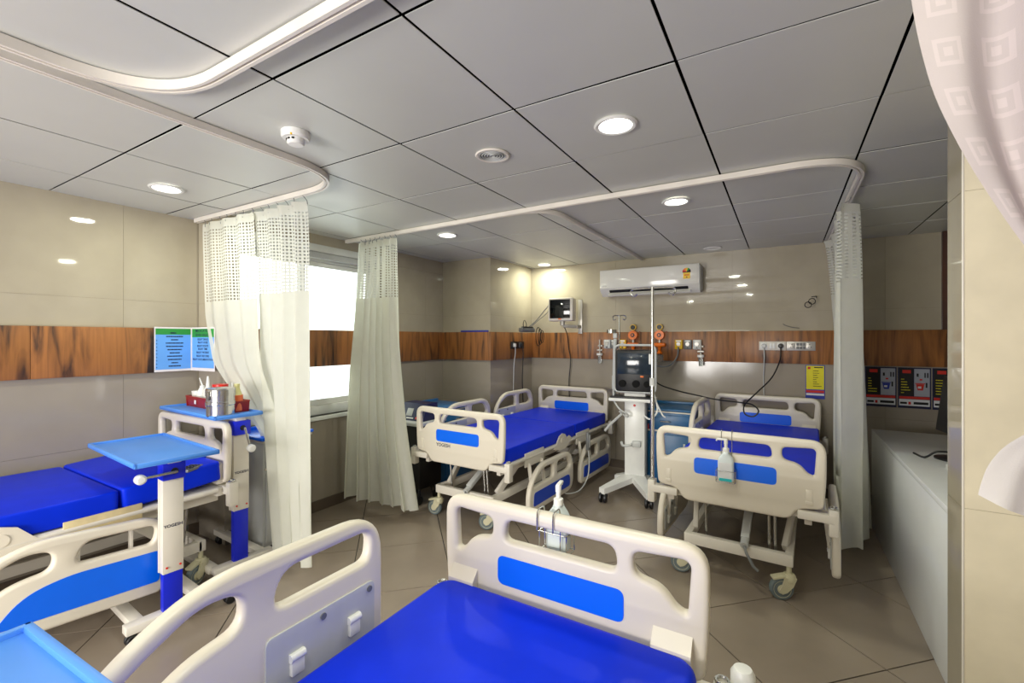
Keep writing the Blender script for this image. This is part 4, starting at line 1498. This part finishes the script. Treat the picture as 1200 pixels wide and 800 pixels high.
YW = YB - BT                                      # front of the band on the back wall
def suction_jar(x, label):
    t_ = thing('suction_jar', label, 'suction unit', (x, YW, 1.30), group='wall suction units')
    b_ = MB()
    b_.box((0, -0.02, 0.08), (0.05, 0.04, 0.02), 0.003)
    b_.cyl((0, -0.05, -0.02), (0, -0.05, 0.15), 0.008, seg=10)
    b_.cyl((-0.03, -0.05, 0.03), (0.03, -0.05, 0.03), 0.010, seg=10)
    b_.build('valve', 'silver', t_)
    MB().lathe([(0.0, -0.005), (0.034, -0.005), (0.034, -0.028), (0.0, -0.028)], (0, -0.05, 0), 'Z', 20).build('lid', 'white', t_)
    MB().lathe([(0.0, -0.028), (0.022, -0.028), (0.020, -0.12), (0.0, -0.12)], (0, -0.05, 0), 'Z', 18).build('jar', 'clear', t_)
    return t_
suction_jar(-1.815, 'left wall suction jar with clear cup, above the back left bed')
suction_jar(-0.735, 'right wall suction jar with clear cup, left of the socket panel')
def outlet(x, m, label, name='gas_outlet'):
    t_ = thing(name, label, 'gas outlet', (x, YW, 1.40), group='medical gas outlets on the band')
    MB().box((0, -0.018, 0), (0.078, 0.036, 0.10), 0.008).build('block', m, t_)
    MB().cyl((0, -0.035, 0.005), (0, -0.05, 0.005), 0.020, seg=16).build('port', 'silver', t_)
    MB().box((0, -0.038, 0.036), (0.05, 0.004, 0.016), 0.001).build('label_strip', 'white', t_)
    MB().cyl((0, -0.035, -0.035), (0, -0.045, -0.035), 0.008, seg=10).build('release', 'black', t_)
outlet(-1.735, 'hinge', 'pale grey gas outlet beside the left suction jar')
outlet(-1.655, 'grey', 'darker grey gas outlet behind the ventilator arm')
outlet(-1.555, 'yellow', 'yellow gas outlet left of the ventilator screen, under the orange flowmeter')
outlet(-0.955, 'yellow', 'yellow gas outlet with hose right of the drip pole')
outlet(-0.865, 'grey', 'dark grey gas outlet between the yellow and pale outlets, right side')
outlet(-0.775, 'hinge', 'pale grey gas outlet beside the right suction jar')
def flowmeter(x, label):
    t_ = thing('oxygen_regulator', label, 'flowmeter', (x, YW, 1.50), group='orange vacuum regulators')
    MB().cyl((0, -0.002, 0.0), (0, -0.06, 0.0), 0.050, seg=24).build('gauge_body', 'orange', t_)
    MB().cyl((0, -0.06, 0.0), (0, -0.064, 0.0), 0.022, seg=20).build('dial', 'black', t_)
    MB().cyl((0, -0.064, 0.0), (0, -0.072, 0.0), 0.010, seg=12).build('pointer', 'orange', t_)
    g_ = MB().cyl((0, -0.010, 0.085), (0, -0.045, 0.085), 0.033, seg=20).build('knob', 'yellow', t_)
    MB().cyl((0, -0.045, 0.085), (0, -0.049, 0.085), 0.026, seg=20).build('knob_face', 'black', g_)
    MB().cyl((0, -0.03, -0.05), (0, -0.03, -0.085), 0.012, seg=12).build('stem', 'silver', t_)
    MB().box((0, -0.035, -0.105), (0.125, 0.06, 0.042), 0.014).build('cross_body', 'orange', t_)
    MB().lathe([(0.0, -0.125), (0.022, -0.125), (0.014, -0.15), (0.014, -0.17), (0.026, -0.185), (0.026, -0.20), (0.0, -0.20)], (0, -0.035, 0), 'Z', 16).build('spout', 'orange', t_)
    MB().lathe([(0.0, -0.21), (0.045, -0.21), (0.042, -0.28), (0.0, -0.285)], (0, -0.05, 0), 'Z', 18).build('cup', 'clear', t_)
    MB().box((0.07, -0.02, 0.035), (0.012, 0.012, 0.012), 0.002).build('button', 'red', t_)
flowmeter(-1.435, 'orange vacuum regulator with yellow knob, left of the drip pole')
flowmeter(-1.150, 'orange vacuum regulator with yellow knob, right of the drip pole')
hs = MB().tube(smooth_path([(-0.955, YW - 0.05, 1.37), (-0.96, YW - 0.07, 1.28), (-1.02, YW - 0.09, 1.19), (-1.12, YW - 0.10, 1.165), (-1.22, YW - 0.12, 1.20), (-1.30, YW - 0.2, 1.23)], 8), 0.008, 8).build('gas_hose', 'grey')
tag(hs, 'grey hose looping from the yellow outlet toward the ventilator', 'hose')
# socket panel over the right bed
sp_ = thing('wall_socket', 'long silver switch and socket panel on the wood band over the right bed', 'socket', (0.015, YW, 1.392))
MB().box((-0.115, -0.007, 0), (0.225, 0.014, 0.085), 0.003).build('plate', 'cream_metal', sp_)
MB().box((0.115, -0.007, 0), (0.23, 0.014, 0.085), 0.003).build('plate', 'silver', sp_)
for x in (-0.185, -0.045, 0.045, 0.185):
    q_ = MB().box((x, -0.0145, 0), (0.055, 0.003, 0.06), 0.001).build('socket', 'white' if x < 0 else 'silver', sp_)
    for (a_, b2) in ((0, 0.014), (-0.012, -0.010), (0.012, -0.010)):
        MB().cyl((x + a_, -0.0155, b2), (x + a_, -0.0170, b2), 0.0045, seg=8).build('pin_hole', 'black', q_)
for x in (-0.127, -0.103):
    MB().box((x, -0.0165, 0), (0.020, 0.006, 0.05), 0.001).build('switch', 'white', sp_)
for x in (0.09, 0.115, 0.14):
    for z in (-0.016, 0.016):
        MB().box((x, -0.0165, z), (0.021, 0.005, 0.026), 0.001).build('switch', 'grey', sp_)
pl = thing('grey_plug', 'grey plug with straight pale cord in the silver socket panel', 'plug', (-0.170, YW - 0.017, 1.392))
MB().cyl((0, 0, 0), (0, -0.03, 0), 0.022, 0.017, 14).build('plug_body', 'hinge', pl)
MB().tube(smooth_path([(0, -0.02, -0.015), (0.003, -0.022, -0.12), (-0.004, 0.012, -0.3), (0.0, 0.012, -0.52)], 6), 0.005, 6).build('cord', 'hinge', pl)
pl = thing('power_cord', 'black plug with long black cord looping over the right headboard', 'plug', (-0.030, YW - 0.017, 1.392))
MB().lathe([(0.0, 0.0), (0.022, 0.0), (0.024, -0.012), (0.014, -0.04), (0.0, -0.042)], (0, 0, 0), 'Y', 14).build('plug_body', 'black', pl)
cps = [(-0.030, 4.99, 1.375), (-0.036, 4.96, 1.26), (-0.10, 4.88, 1.10), (-0.22, 4.80, 0.96), (-0.315, 4.72, 0.85), (-0.31, 4.66, 0.775), (-0.24, 4.64, 0.76), (-0.20, 4.66, 0.81), (-0.25, 4.68, 0.86), (-0.34, 4.66, 0.875), (-0.55, 4.62, 0.895), (-0.72, 4.58, 0.93), (-0.85, 4.50, 0.965), (-1.0, 4.42, 1.02), (-1.09, 4.40, 1.09)]
org = Vector((-0.030, YW - 0.017, 1.392))
MB().tube(smooth_path([Vector(p) - org for p in cps], 8), 0.0065, 6).build('cord', 'black', pl)
# small wire hook fixed on the band and rails on the tiles
hk = MB().tube(smooth_path([(0.12, YB - 0.01, 1.56), (0.05, YB - 0.03, 1.57), (0.0, YB - 0.03, 1.59), (-0.01, YB - 0.01, 1.60)], 5), 0.003, 6).build('wire_bracket', 'grey')
tag(hk, 'thin bent wire bracket on the tiles just above the socket panel', 'bracket')
hk = MB().tube([(0.25, YB - 0.004, 1.84), (0.25, YB - 0.10, 1.845), (0.21, YB - 0.12, 1.84)], 0.004, 6)
for (x, z) in ((0.215, 1.80), (0.185, 1.77)):
    hk.tube([(x + 0.026 * math.cos(q), YB - 0.11, z + 0.026 * math.sin(q)) for q in [2 * PI * i / 18 for i in range(18)]], 0.004, 6, True)
tag(hk.build('hanging_hook', 'black'), 'small black wall hook with rings left of the right curtain', 'hook')


# ------------------------------------------------------------------ ventilator
ve = thing('ventilator', 'medical ventilator on a white wheeled stand between the two back beds', 'ventilator', (-1.225, 4.36, 0), 0.12)
b = MB()
for a_, ln in ((math.radians(243), 0.50), (math.radians(293), 0.47), (math.radians(172), 0.20), (math.radians(25), 0.20)):
    d_ = Vector((math.cos(a_), math.sin(a_), 0))
    s_ = Vector((-d_.y, d_.x, 0))
    vs2 = []
    for (l_, w_, z_) in ((0.0, 0.075, 0.18), (ln, 0.03, 0.13)):
        vs2.append([d_ * l_ + s_ * w_ + Vector((0, 0, z_)), d_ * l_ - s_ * w_ + Vector((0, 0, z_)), d_ * l_ - s_ * w_ + Vector((0, 0, z_ - 0.05)), d_ * l_ + s_ * w_ + Vector((0, 0, z_ - 0.05))])
    A = [b.bm.verts.new(v) for v in vs2[0]]
    B = [b.bm.verts.new(v) for v in vs2[1]]
    for k in range(4):
        b.bm.faces.new((A[k], A[(k + 1) % 4], B[(k + 1) % 4], B[k]))
    b.bm.faces.new(A[::-1])
    b.bm.faces.new(B)
b.build('star_base', 'white', ve)
for a_, ln in ((243, 0.48), (293, 0.45), (172, 0.18), (25, 0.18)):
    a_ = math.radians(a_)
    x, y = ln * math.cos(a_), ln * math.sin(a_)
    k = MB()
    for s in (-1, 1):
        k.lathe([(0.0, -0.012), (0.036, -0.013), (0.045, -0.007), (0.045, 0.007), (0.036, 0.013), (0.0, 0.012)], (x + s * 0.021, y, 0.045), 'X', 22)
    k.cyl((x, y, 0.045), (x, y, 0.10), 0.018, seg=10)
    ko = k.build('caster', 'black', ve)
    MB().lathe([(0.0, -0.036), (0.024, -0.036), (0.028, -0.0325), (0.0, -0.0325)], (x, y, 0.045), 'X', 18).build('hub', 'hinge', ko)
MB().box((0, 0, 0.53), (0.19, 0.14, 0.74), 0.012).build('column', 'white', ve)
MB().box((0.101, 0, 0.53), (0.012, 0.11, 0.70), 0.003).build('side_strip', 'grey', ve)
MB().box((-0.02, -0.03, 0.885), (0.42, 0.24, 0.03), 0.006).build('tray', 'white', ve)
MB().box((-0.02, -0.03, 0.908), (0.40, 0.22, 0.014), 0.003).build('tray_mat', 'black', ve)
MB().box((0, 0, 0.955), (0.20, 0.12, 0.12), 0.01).build('neck', 'white', ve)
MB().cyl((0.0, -0.071, 0.83), (0.0, -0.076, 0.83), 0.012, seg=12).build('red_badge', 'red_bright', ve)
hk_ = MB().tube(smooth_path([(-0.03, -0.075, 0.46), (-0.03, -0.11, 0.46), (-0.10, -0.11, 0.45), (-0.12, -0.09, 0.48)], 5), 0.012, 8)
hk_.box((0.02, -0.085, 0.47), (0.08, 0.04, 0.06), 0.01)
hk_.build('cable_hook', 'hinge', ve)
un = MB().box((0.0, 0.0, 1.155), (0.355, 0.17, 0.40), 0.02).build('display_unit', 'black', ve)
MB().box((0, -0.088, 1.225), (0.315, 0.008, 0.20), 0.006).build('screen', 'screen_blue', un)
MB().box((0.07, -0.088, 1.105), (0.03, 0.006, 0.016), 0.002).build('orange_key', 'orange', un)
for x in (-0.11, 0.015, 0.115):
    MB().cyl((x, -0.084, 1.035), (x, -0.104, 1.035), 0.034 if x < 0.1 else 0.028, seg=20).build('knob', 'rough_black', un)
fr_ = round_poly([(-0.19, 0.955, 0.05), (0.19, 0.955, 0.05), (0.19, 1.40, 0.06), (-0.19, 1.40, 0.06)], 6)
MB().tube([(x, -0.07, z) for x, z in fr_], 0.011, 8, True).build('frame_handle', 'hinge', ve)
ar = MB()
ar.tube(smooth_path([(-0.205, 0, 0.90), (-0.205, 0, 1.1), (-0.20, 0, 1.38), (-0.195, 0, 1.46)], 4), 0.017, 10)
ar.cyl((-0.205, 0.0, 0.97), (-0.205, 0.0, 1.10), 0.024, seg=12)
ar.box((-0.195, 0, 1.49), (0.04, 0.04, 0.05), 0.008)
ar.build('support_arm', 'hinge', ve)
MB().lathe([(0.0, 0.0), (0.05, 0.0), (0.05, 0.035), (0.0, 0.035)], (-0.24, 0.05, 1.515), 'Z', 20).build('humidifier_cap', 'steel', ve)
iv = MB().cyl((-0.165, 0.05, 0.9), (-0.165, 0.05, 1.69), 0.006, seg=8)
for s in (-1, 1):
    iv.tube(smooth_path([(-0.165, 0.05, 1.685), (-0.165 + s * 0.04, 0.05, 1.69), (-0.165 + s * 0.065, 0.05, 1.675), (-0.165 + s * 0.055, 0.05, 1.645), (-0.165 + s * 0.035, 0.05, 1.655)], 5), 0.005, 6)
iv.build('drip_hook', 'chrome', ve)
MB().box((0.145, -0.085, 1.27), (0.03, 0.02, 0.10), 0.008).build('sensor_clip', 'white', ve)
tb = MB()
tb.tube(smooth_path([(-0.205, -0.02, 0.98), (-0.19, -0.10, 0.88), (-0.12, -0.17, 0.80), (-0.05, -0.17, 0.76), (-0.06, -0.15, 0.73), (-0.13, -0.15, 0.78)], 8), 0.008, 8)
tb.tube(smooth_path([(-0.10, -0.16, 0.76), (-0.20, -0.14, 0.66), (-0.27, -0.12, 0.58)], 6), 0.012, 8)
tb.build('breathing_tube', 'hinge', ve)
tc = MB().tube(smooth_path([(0.17, -0.05, 0.96), (0.21, -0.09, 0.80), (0.15, -0.12, 0.72), (0.09, -0.08, 0.74)], 6), 0.008, 8)
tc.tube(smooth_path([(0.18, -0.05, 0.90), (0.25, -0.10, 0.77), (0.28, -0.1, 0.74)], 6), 0.007, 8)
tc.build('side_tube', 'white', ve)

# drip pole standing in the bracket of the right bed
dp = thing('drip_pole', 'tall thin steel drip pole at the left foot corner of the right bed', 'drip pole', (-0.722, 2.95, 0))
MB().cyl((0, 0, 0.44), (0, 0, 1.2), 0.0135, seg=14).build('lower_tube', 'steel', dp)
MB().cyl((0, 0, 1.19), (0, 0, 1.79), 0.0095, seg=14).build('upper_tube', 'steel', dp)
MB().cyl((0, 0, 1.16), (0, 0, 1.21), 0.018, seg=14).build('clamp', 'hinge', dp)
h_ = MB()
for s in (-1, 1):
    h_.tube(smooth_path([(0, 0, 1.785), (s * 0.06, 0, 1.785), (s * 0.125, 0, 1.78), (s * 0.14, 0, 1.755), (s * 0.12, 0, 1.735), (s * 0.098, 0, 1.75)], 5), 0.006, 8)
h_.build('hook_bar', 'steel', dp)


# ------------------------------------------------------------------ cabinets
def cabinet(label, loc, rz, w, d, h, m, topm):
    t_ = thing('bedside_cabinet', label, 'cabinet', loc, rz, 'blue bedside cabinets')
    MB().box((0, 0, 0.06 + (h - 0.085) / 2), (w, d, h - 0.085), 0.006).build('body', m, t_)
    b_ = MB()
    b_.box((0, 0, h - 0.014), (w + 0.03, d + 0.03, 0.022), 0.008)
    b_.box((0, d / 2, h + 0.004), (w + 0.02, 0.018, 0.03), 0.004)
    b_.build('top', topm, t_)
    MB().box((0, 0, h - 0.034), (w + 0.012, d + 0.012, 0.014), 0.002).build('trim_strip', 'cream_metal', t_)
    dr = MB().box((0, -d / 2 - 0.008, h - 0.13), (w - 0.03, 0.016, 0.14), 0.005).build('drawer', m, t_)
    MB().tube([(-0.05, -d / 2 - 0.016, h - 0.12), (-0.04, -d / 2 - 0.035, h - 0.12), (0.04, -d / 2 - 0.035, h - 0.12), (0.05, -d / 2 - 0.016, h - 0.12)], 0.006, 8).build('handle', 'chrome', dr)
    MB().box((0, -d / 2 - 0.008, h - 0.215), (w - 0.02, 0.016, 0.014), 0.003).build('trim_strip', 'cream_metal', t_)
    do = MB().box((0, -d / 2 - 0.008, 0.08 + (h - 0.32) / 2), (w - 0.03, 0.016, h - 0.33), 0.005).build('door', m, t_)
    MB().box((w / 2 - 0.06, -d / 2 - 0.022, h - 0.36), (0.02, 0.014, 0.09), 0.004).build('handle', 'hinge', do)
    for x in (-1, 1):
        for y in (-1, 1):
            MB().cyl((x * (w / 2 - 0.04), y * (d / 2 - 0.04), 0.0), (x * (w / 2 - 0.04), y * (d / 2 - 0.04), 0.062), 0.022, seg=12).build('foot', 'black', t_)
    return t_
cb = cabinet('teal bedside cabinet behind the ventilator, between the two back beds', (-0.965, 4.66, 0), 0, 0.46, 0.42, 0.80, 'teal', 'teal')
MB().box((-0.17, -0.228, 0.62), (0.035, 0.004, 0.05), 0.001).build('sticker', 'red_bright', cb)
cabinet('blue-topped bedside cabinet beside the column, behind the back left bed', (-3.02, 3.62, 0), PI / 2, 0.44, 0.46, 0.795, 'cab_top', 'cab_top')
cabinet('blue-topped bedside cabinet under the window, mostly hidden by left curtain', (-3.16, 1.935, 0), PI / 2, 0.36, 0.34, 0.80, 'hinge', 'blue')

# trolley with navy control unit behind the middle curtain
tr = thing('suction_trolley', 'black trolley with navy control unit on top, beside the middle curtain', 'trolley', (-2.86, 3.12, 0))
MB().box((0, 0, 0.42), (0.30, 0.30, 0.56), 0.02).build('body', 'black', tr)
MB().box((0, 0, 0.715), (0.36, 0.36, 0.03), 0.006).build('shelf', 'hinge', tr)
cu_ = MB().prism([(-0.10, 0.73), (0.10, 0.73), (0.10, 0.88), (-0.03, 0.88)], -0.14, 0.14, 'X').build('control_unit', 'navy', tr)
MB().box((-0.04, -0.068, 0.80), (0.07, 0.004, 0.07), 0.001, Matrix.Rotation(-0.44, 4, 'X')).build('keypad', 'hinge', cu_)
MB().box((0.06, -0.090, 0.755), (0.03, 0.006, 0.02), 0.001, Matrix.Rotation(-0.44, 4, 'X')).build('button', 'red_bright', cu_)
MB().box((-0.02, -0.092, 0.752), (0.08, 0.004, 0.012), 0.001, Matrix.Rotation(-0.44, 4, 'X')).build('lettering', 'white', cu_)
for x in (-0.11, 0.11):
    for y in (-0.11, 0.11):
        k = MB().lathe([(0.0, -0.012), (0.036, -0.012), (0.04, 0.0), (0.036, 0.012), (0.0, 0.012)], (x, y, 0.04), 'X', 18)
        k.cyl((x, y, 0.05), (x, y, 0.15), 0.012, seg=8)
        k.build('caster', 'black', tr)

# ------------------------------------------------------------------ bed remote on the right side of the back left bed
rm = thing('bed_remote', 'grey hand remote with pale cord hanging on the lowered rail of the back left bed', 'remote', (-1.615, 4.12, 0.52), 0.0)
MB().box((0, 0, -0.04), (0.03, 0.055, 0.17), 0.01).build('body', 'grey', rm)
MB().box((0.016, 0, -0.04), (0.003, 0.035, 0.12), 0.001).build('keypad', 'hinge', rm)
MB().tube(smooth_path([(0, 0, -0.12), (0.01, 0.0, -0.22), (0.02, -0.06, -0.36), (0.0, -0.20, -0.45), (-0.04, -0.38, -0.44), (-0.07, -0.46, -0.40)], 7), 0.006, 6).build('cord', 'hinge', rm)


# ------------------------------------------------------------------ hand rub bottles and their wire holders
def sanitizer(label, loc, rz, turn=0.0):
    t_ = thing('pump_bottle', label, 'bottle', loc, rz, 'hand rub pump bottles')
    me = plate('san%d' % int(loc[1] * 10), round_poly([(-0.042, 0.0, 0.012), (0.042, 0.0, 0.012), (0.042, 0.125, 0.03), (0.016, 0.158, 0.02), (0.016, 0.165, 0.004), (-0.016, 0.165, 0.004), (-0.016, 0.158, 0.02), (-0.042, 0.125, 0.03)]), [], 0.012, 0.014)
    link('body', tf(me, UPX), 'gel', t_)
    MB().box((0, -0.0265, 0.065), (0.066, 0.001, 0.085)).build('label_sheet', 'ink_white', t_)
    MB().box((0, -0.0265, 0.010), (0.066, 0.001, 0.016)).build('liquid_band', 'teal_cap', t_)
    MB().lathe([(0.0, 0.163), (0.018, 0.163), (0.018, 0.185), (0.009, 0.19), (0.009, 0.215), (0.0, 0.215)], seg=16).build('collar', 'white', t_)
    p_ = MB().cyl((0, 0, 0.21), (0, 0, 0.232), 0.011, seg=12)
    p_.box((-0.02, 0, 0.234), (0.058, 0.016, 0.011), 0.004)
    p_.cyl((-0.046, 0, 0.236), (-0.050, 0, 0.222), 0.004, seg=8)
    p_.build('pump', 'white', t_).rotation_euler = (0, 0, turn)
    return t_

def wire_holder(label, loc, rz, top_dz, drop):
    """basket frame around the bottle foot with two hooks over the board top; +y side is the board"""
    t_ = thing('wire_holder', label, 'holder', loc, rz, 'steel wire bottle holders')
    b_ = MB()
    rr_ = [(-0.05, -0.033), (0.05, -0.033), (0.05, 0.033), (-0.05, 0.033)]
    for z in (0.0, 0.065):
        b_.tube([(x, y, z) for x, y, in round_poly([(x, y, 0.012) for x, y in rr_], 4)], 0.002, 6, True)
    for x, y in rr_:
        b_.tube([(x * 0.97, y * 0.97, 0.0), (x * 0.97, y * 0.97, 0.065)], 0.002, 6)
    for x in (-0.02, 0.02):
        b_.tube([(x, -0.033, 0), (x, 0.033, 0)], 0.002, 6)
    b_.build('basket', 'steel', t_)
    h2 = MB()
    for x in (-0.028, 0.028):
        h2.tube(smooth_path([(x, 0.033, 0.0), (x, 0.034, 0.10), (x, 0.034, top_dz - 0.03), (x, 0.040, top_dz + 0.004), (x, 0.062, top_dz + 0.008), (x, 0.085, top_dz), (x, 0.088, top_dz - drop)], 5), 0.0022, 6)
    h2.build('hook', 'steel', t_)
    return t_
YNF = 1.332                                       # outer face of the nearest footboard
q_ = sanitizer('pale hand rub pump bottle hanging behind the nearest footboard', (-0.642, YNF + 0.040, 0.765), PI, 1.75)
q_.scale = (0.9, 0.9, 0.9)
wire_holder('steel wire holder hooked over the top rail of the nearest footboard', (-0.648, YNF + 0.040, 0.760), PI, 0.147, 0.055)
sanitizer('pale blue hand rub pump bottle hung on the back right bed footboard', (-0.288, 2.868, 0.648), 0.0)
wire_holder('steel wire holder on the outer face of the back right footboard', (-0.288, 2.868, 0.644), 0.0, 0.275, 0.05)


# ------------------------------------------------------------------ reception counter at the right
ct = thing('counter', 'white glossy reception counter along the right, behind the partition', 'counter', (0.585, 2.48, 0))
CL, CW, CH = 2.02, 0.60, 0.755
MB().box2((0, 0, 0), (0.02, CL, CH - 0.03), 0.002).build('side_panel', 'counter', ct)
MB().box2((0.02, CL - 0.02, 0), (CW, CL, CH - 0.03), 0.002).build('end_panel', 'counter', ct)
MB().box2((-0.001, 0, CH - 0.03), (CW, CL + 0.001, CH), 0.003).build('worktop', 'counter', ct)
MB().box2((0.10, 0.02, 0.02), (CW - 0.02, CL - 0.05, CH - 0.05), 0.002).build('carcass', 'counter', ct)
mn = thing('desk_monitor', 'black desk monitor on the white counter, cut off by the partition', 'monitor', (0.86, 3.60, CH), 0.15)
MB().box((0.03, 0, 0.30), (0.03, 0.50, 0.34), 0.006, Matrix.Rotation(0.12, 4, 'Y')).build('panel', 'black', mn)
MB().box((0.046, 0, 0.30), (0.004, 0.47, 0.31), 0.001, Matrix.Rotation(0.12, 4, 'Y')).build('screen', 'screen', mn)
MB().cyl((0, 0, 0.01), (0.01, 0, 0.18), 0.022, seg=14).build('stem', 'black', mn)
MB().lathe([(0.0, 0.0), (0.10, 0.0), (0.10, 0.008), (0.03, 0.018), (0.0, 0.018)], (0, 0, 0), 'Z', 24).build('foot', 'black', mn)
cb_ = MB().tube(smooth_path([(0.81, 3.50, CH + 0.06), (0.75, 3.50, CH + 0.055), (0.715, 3.52, CH + 0.02), (0.70, 3.56, CH + 0.006), (0.68, 3.66, CH + 0.006)], 6), 0.006, 6).build('desk_cable', 'black')
tag(cb_, 'short black cable on the counter beside the desk monitor', 'cable')
bx_ = MB().box((0.80, 3.28, CH + 0.013), (0.09, 0.14, 0.026), 0.004).build('white_box', 'white')
tag(bx_, 'small flat white box on the counter near the partition edge', 'box')
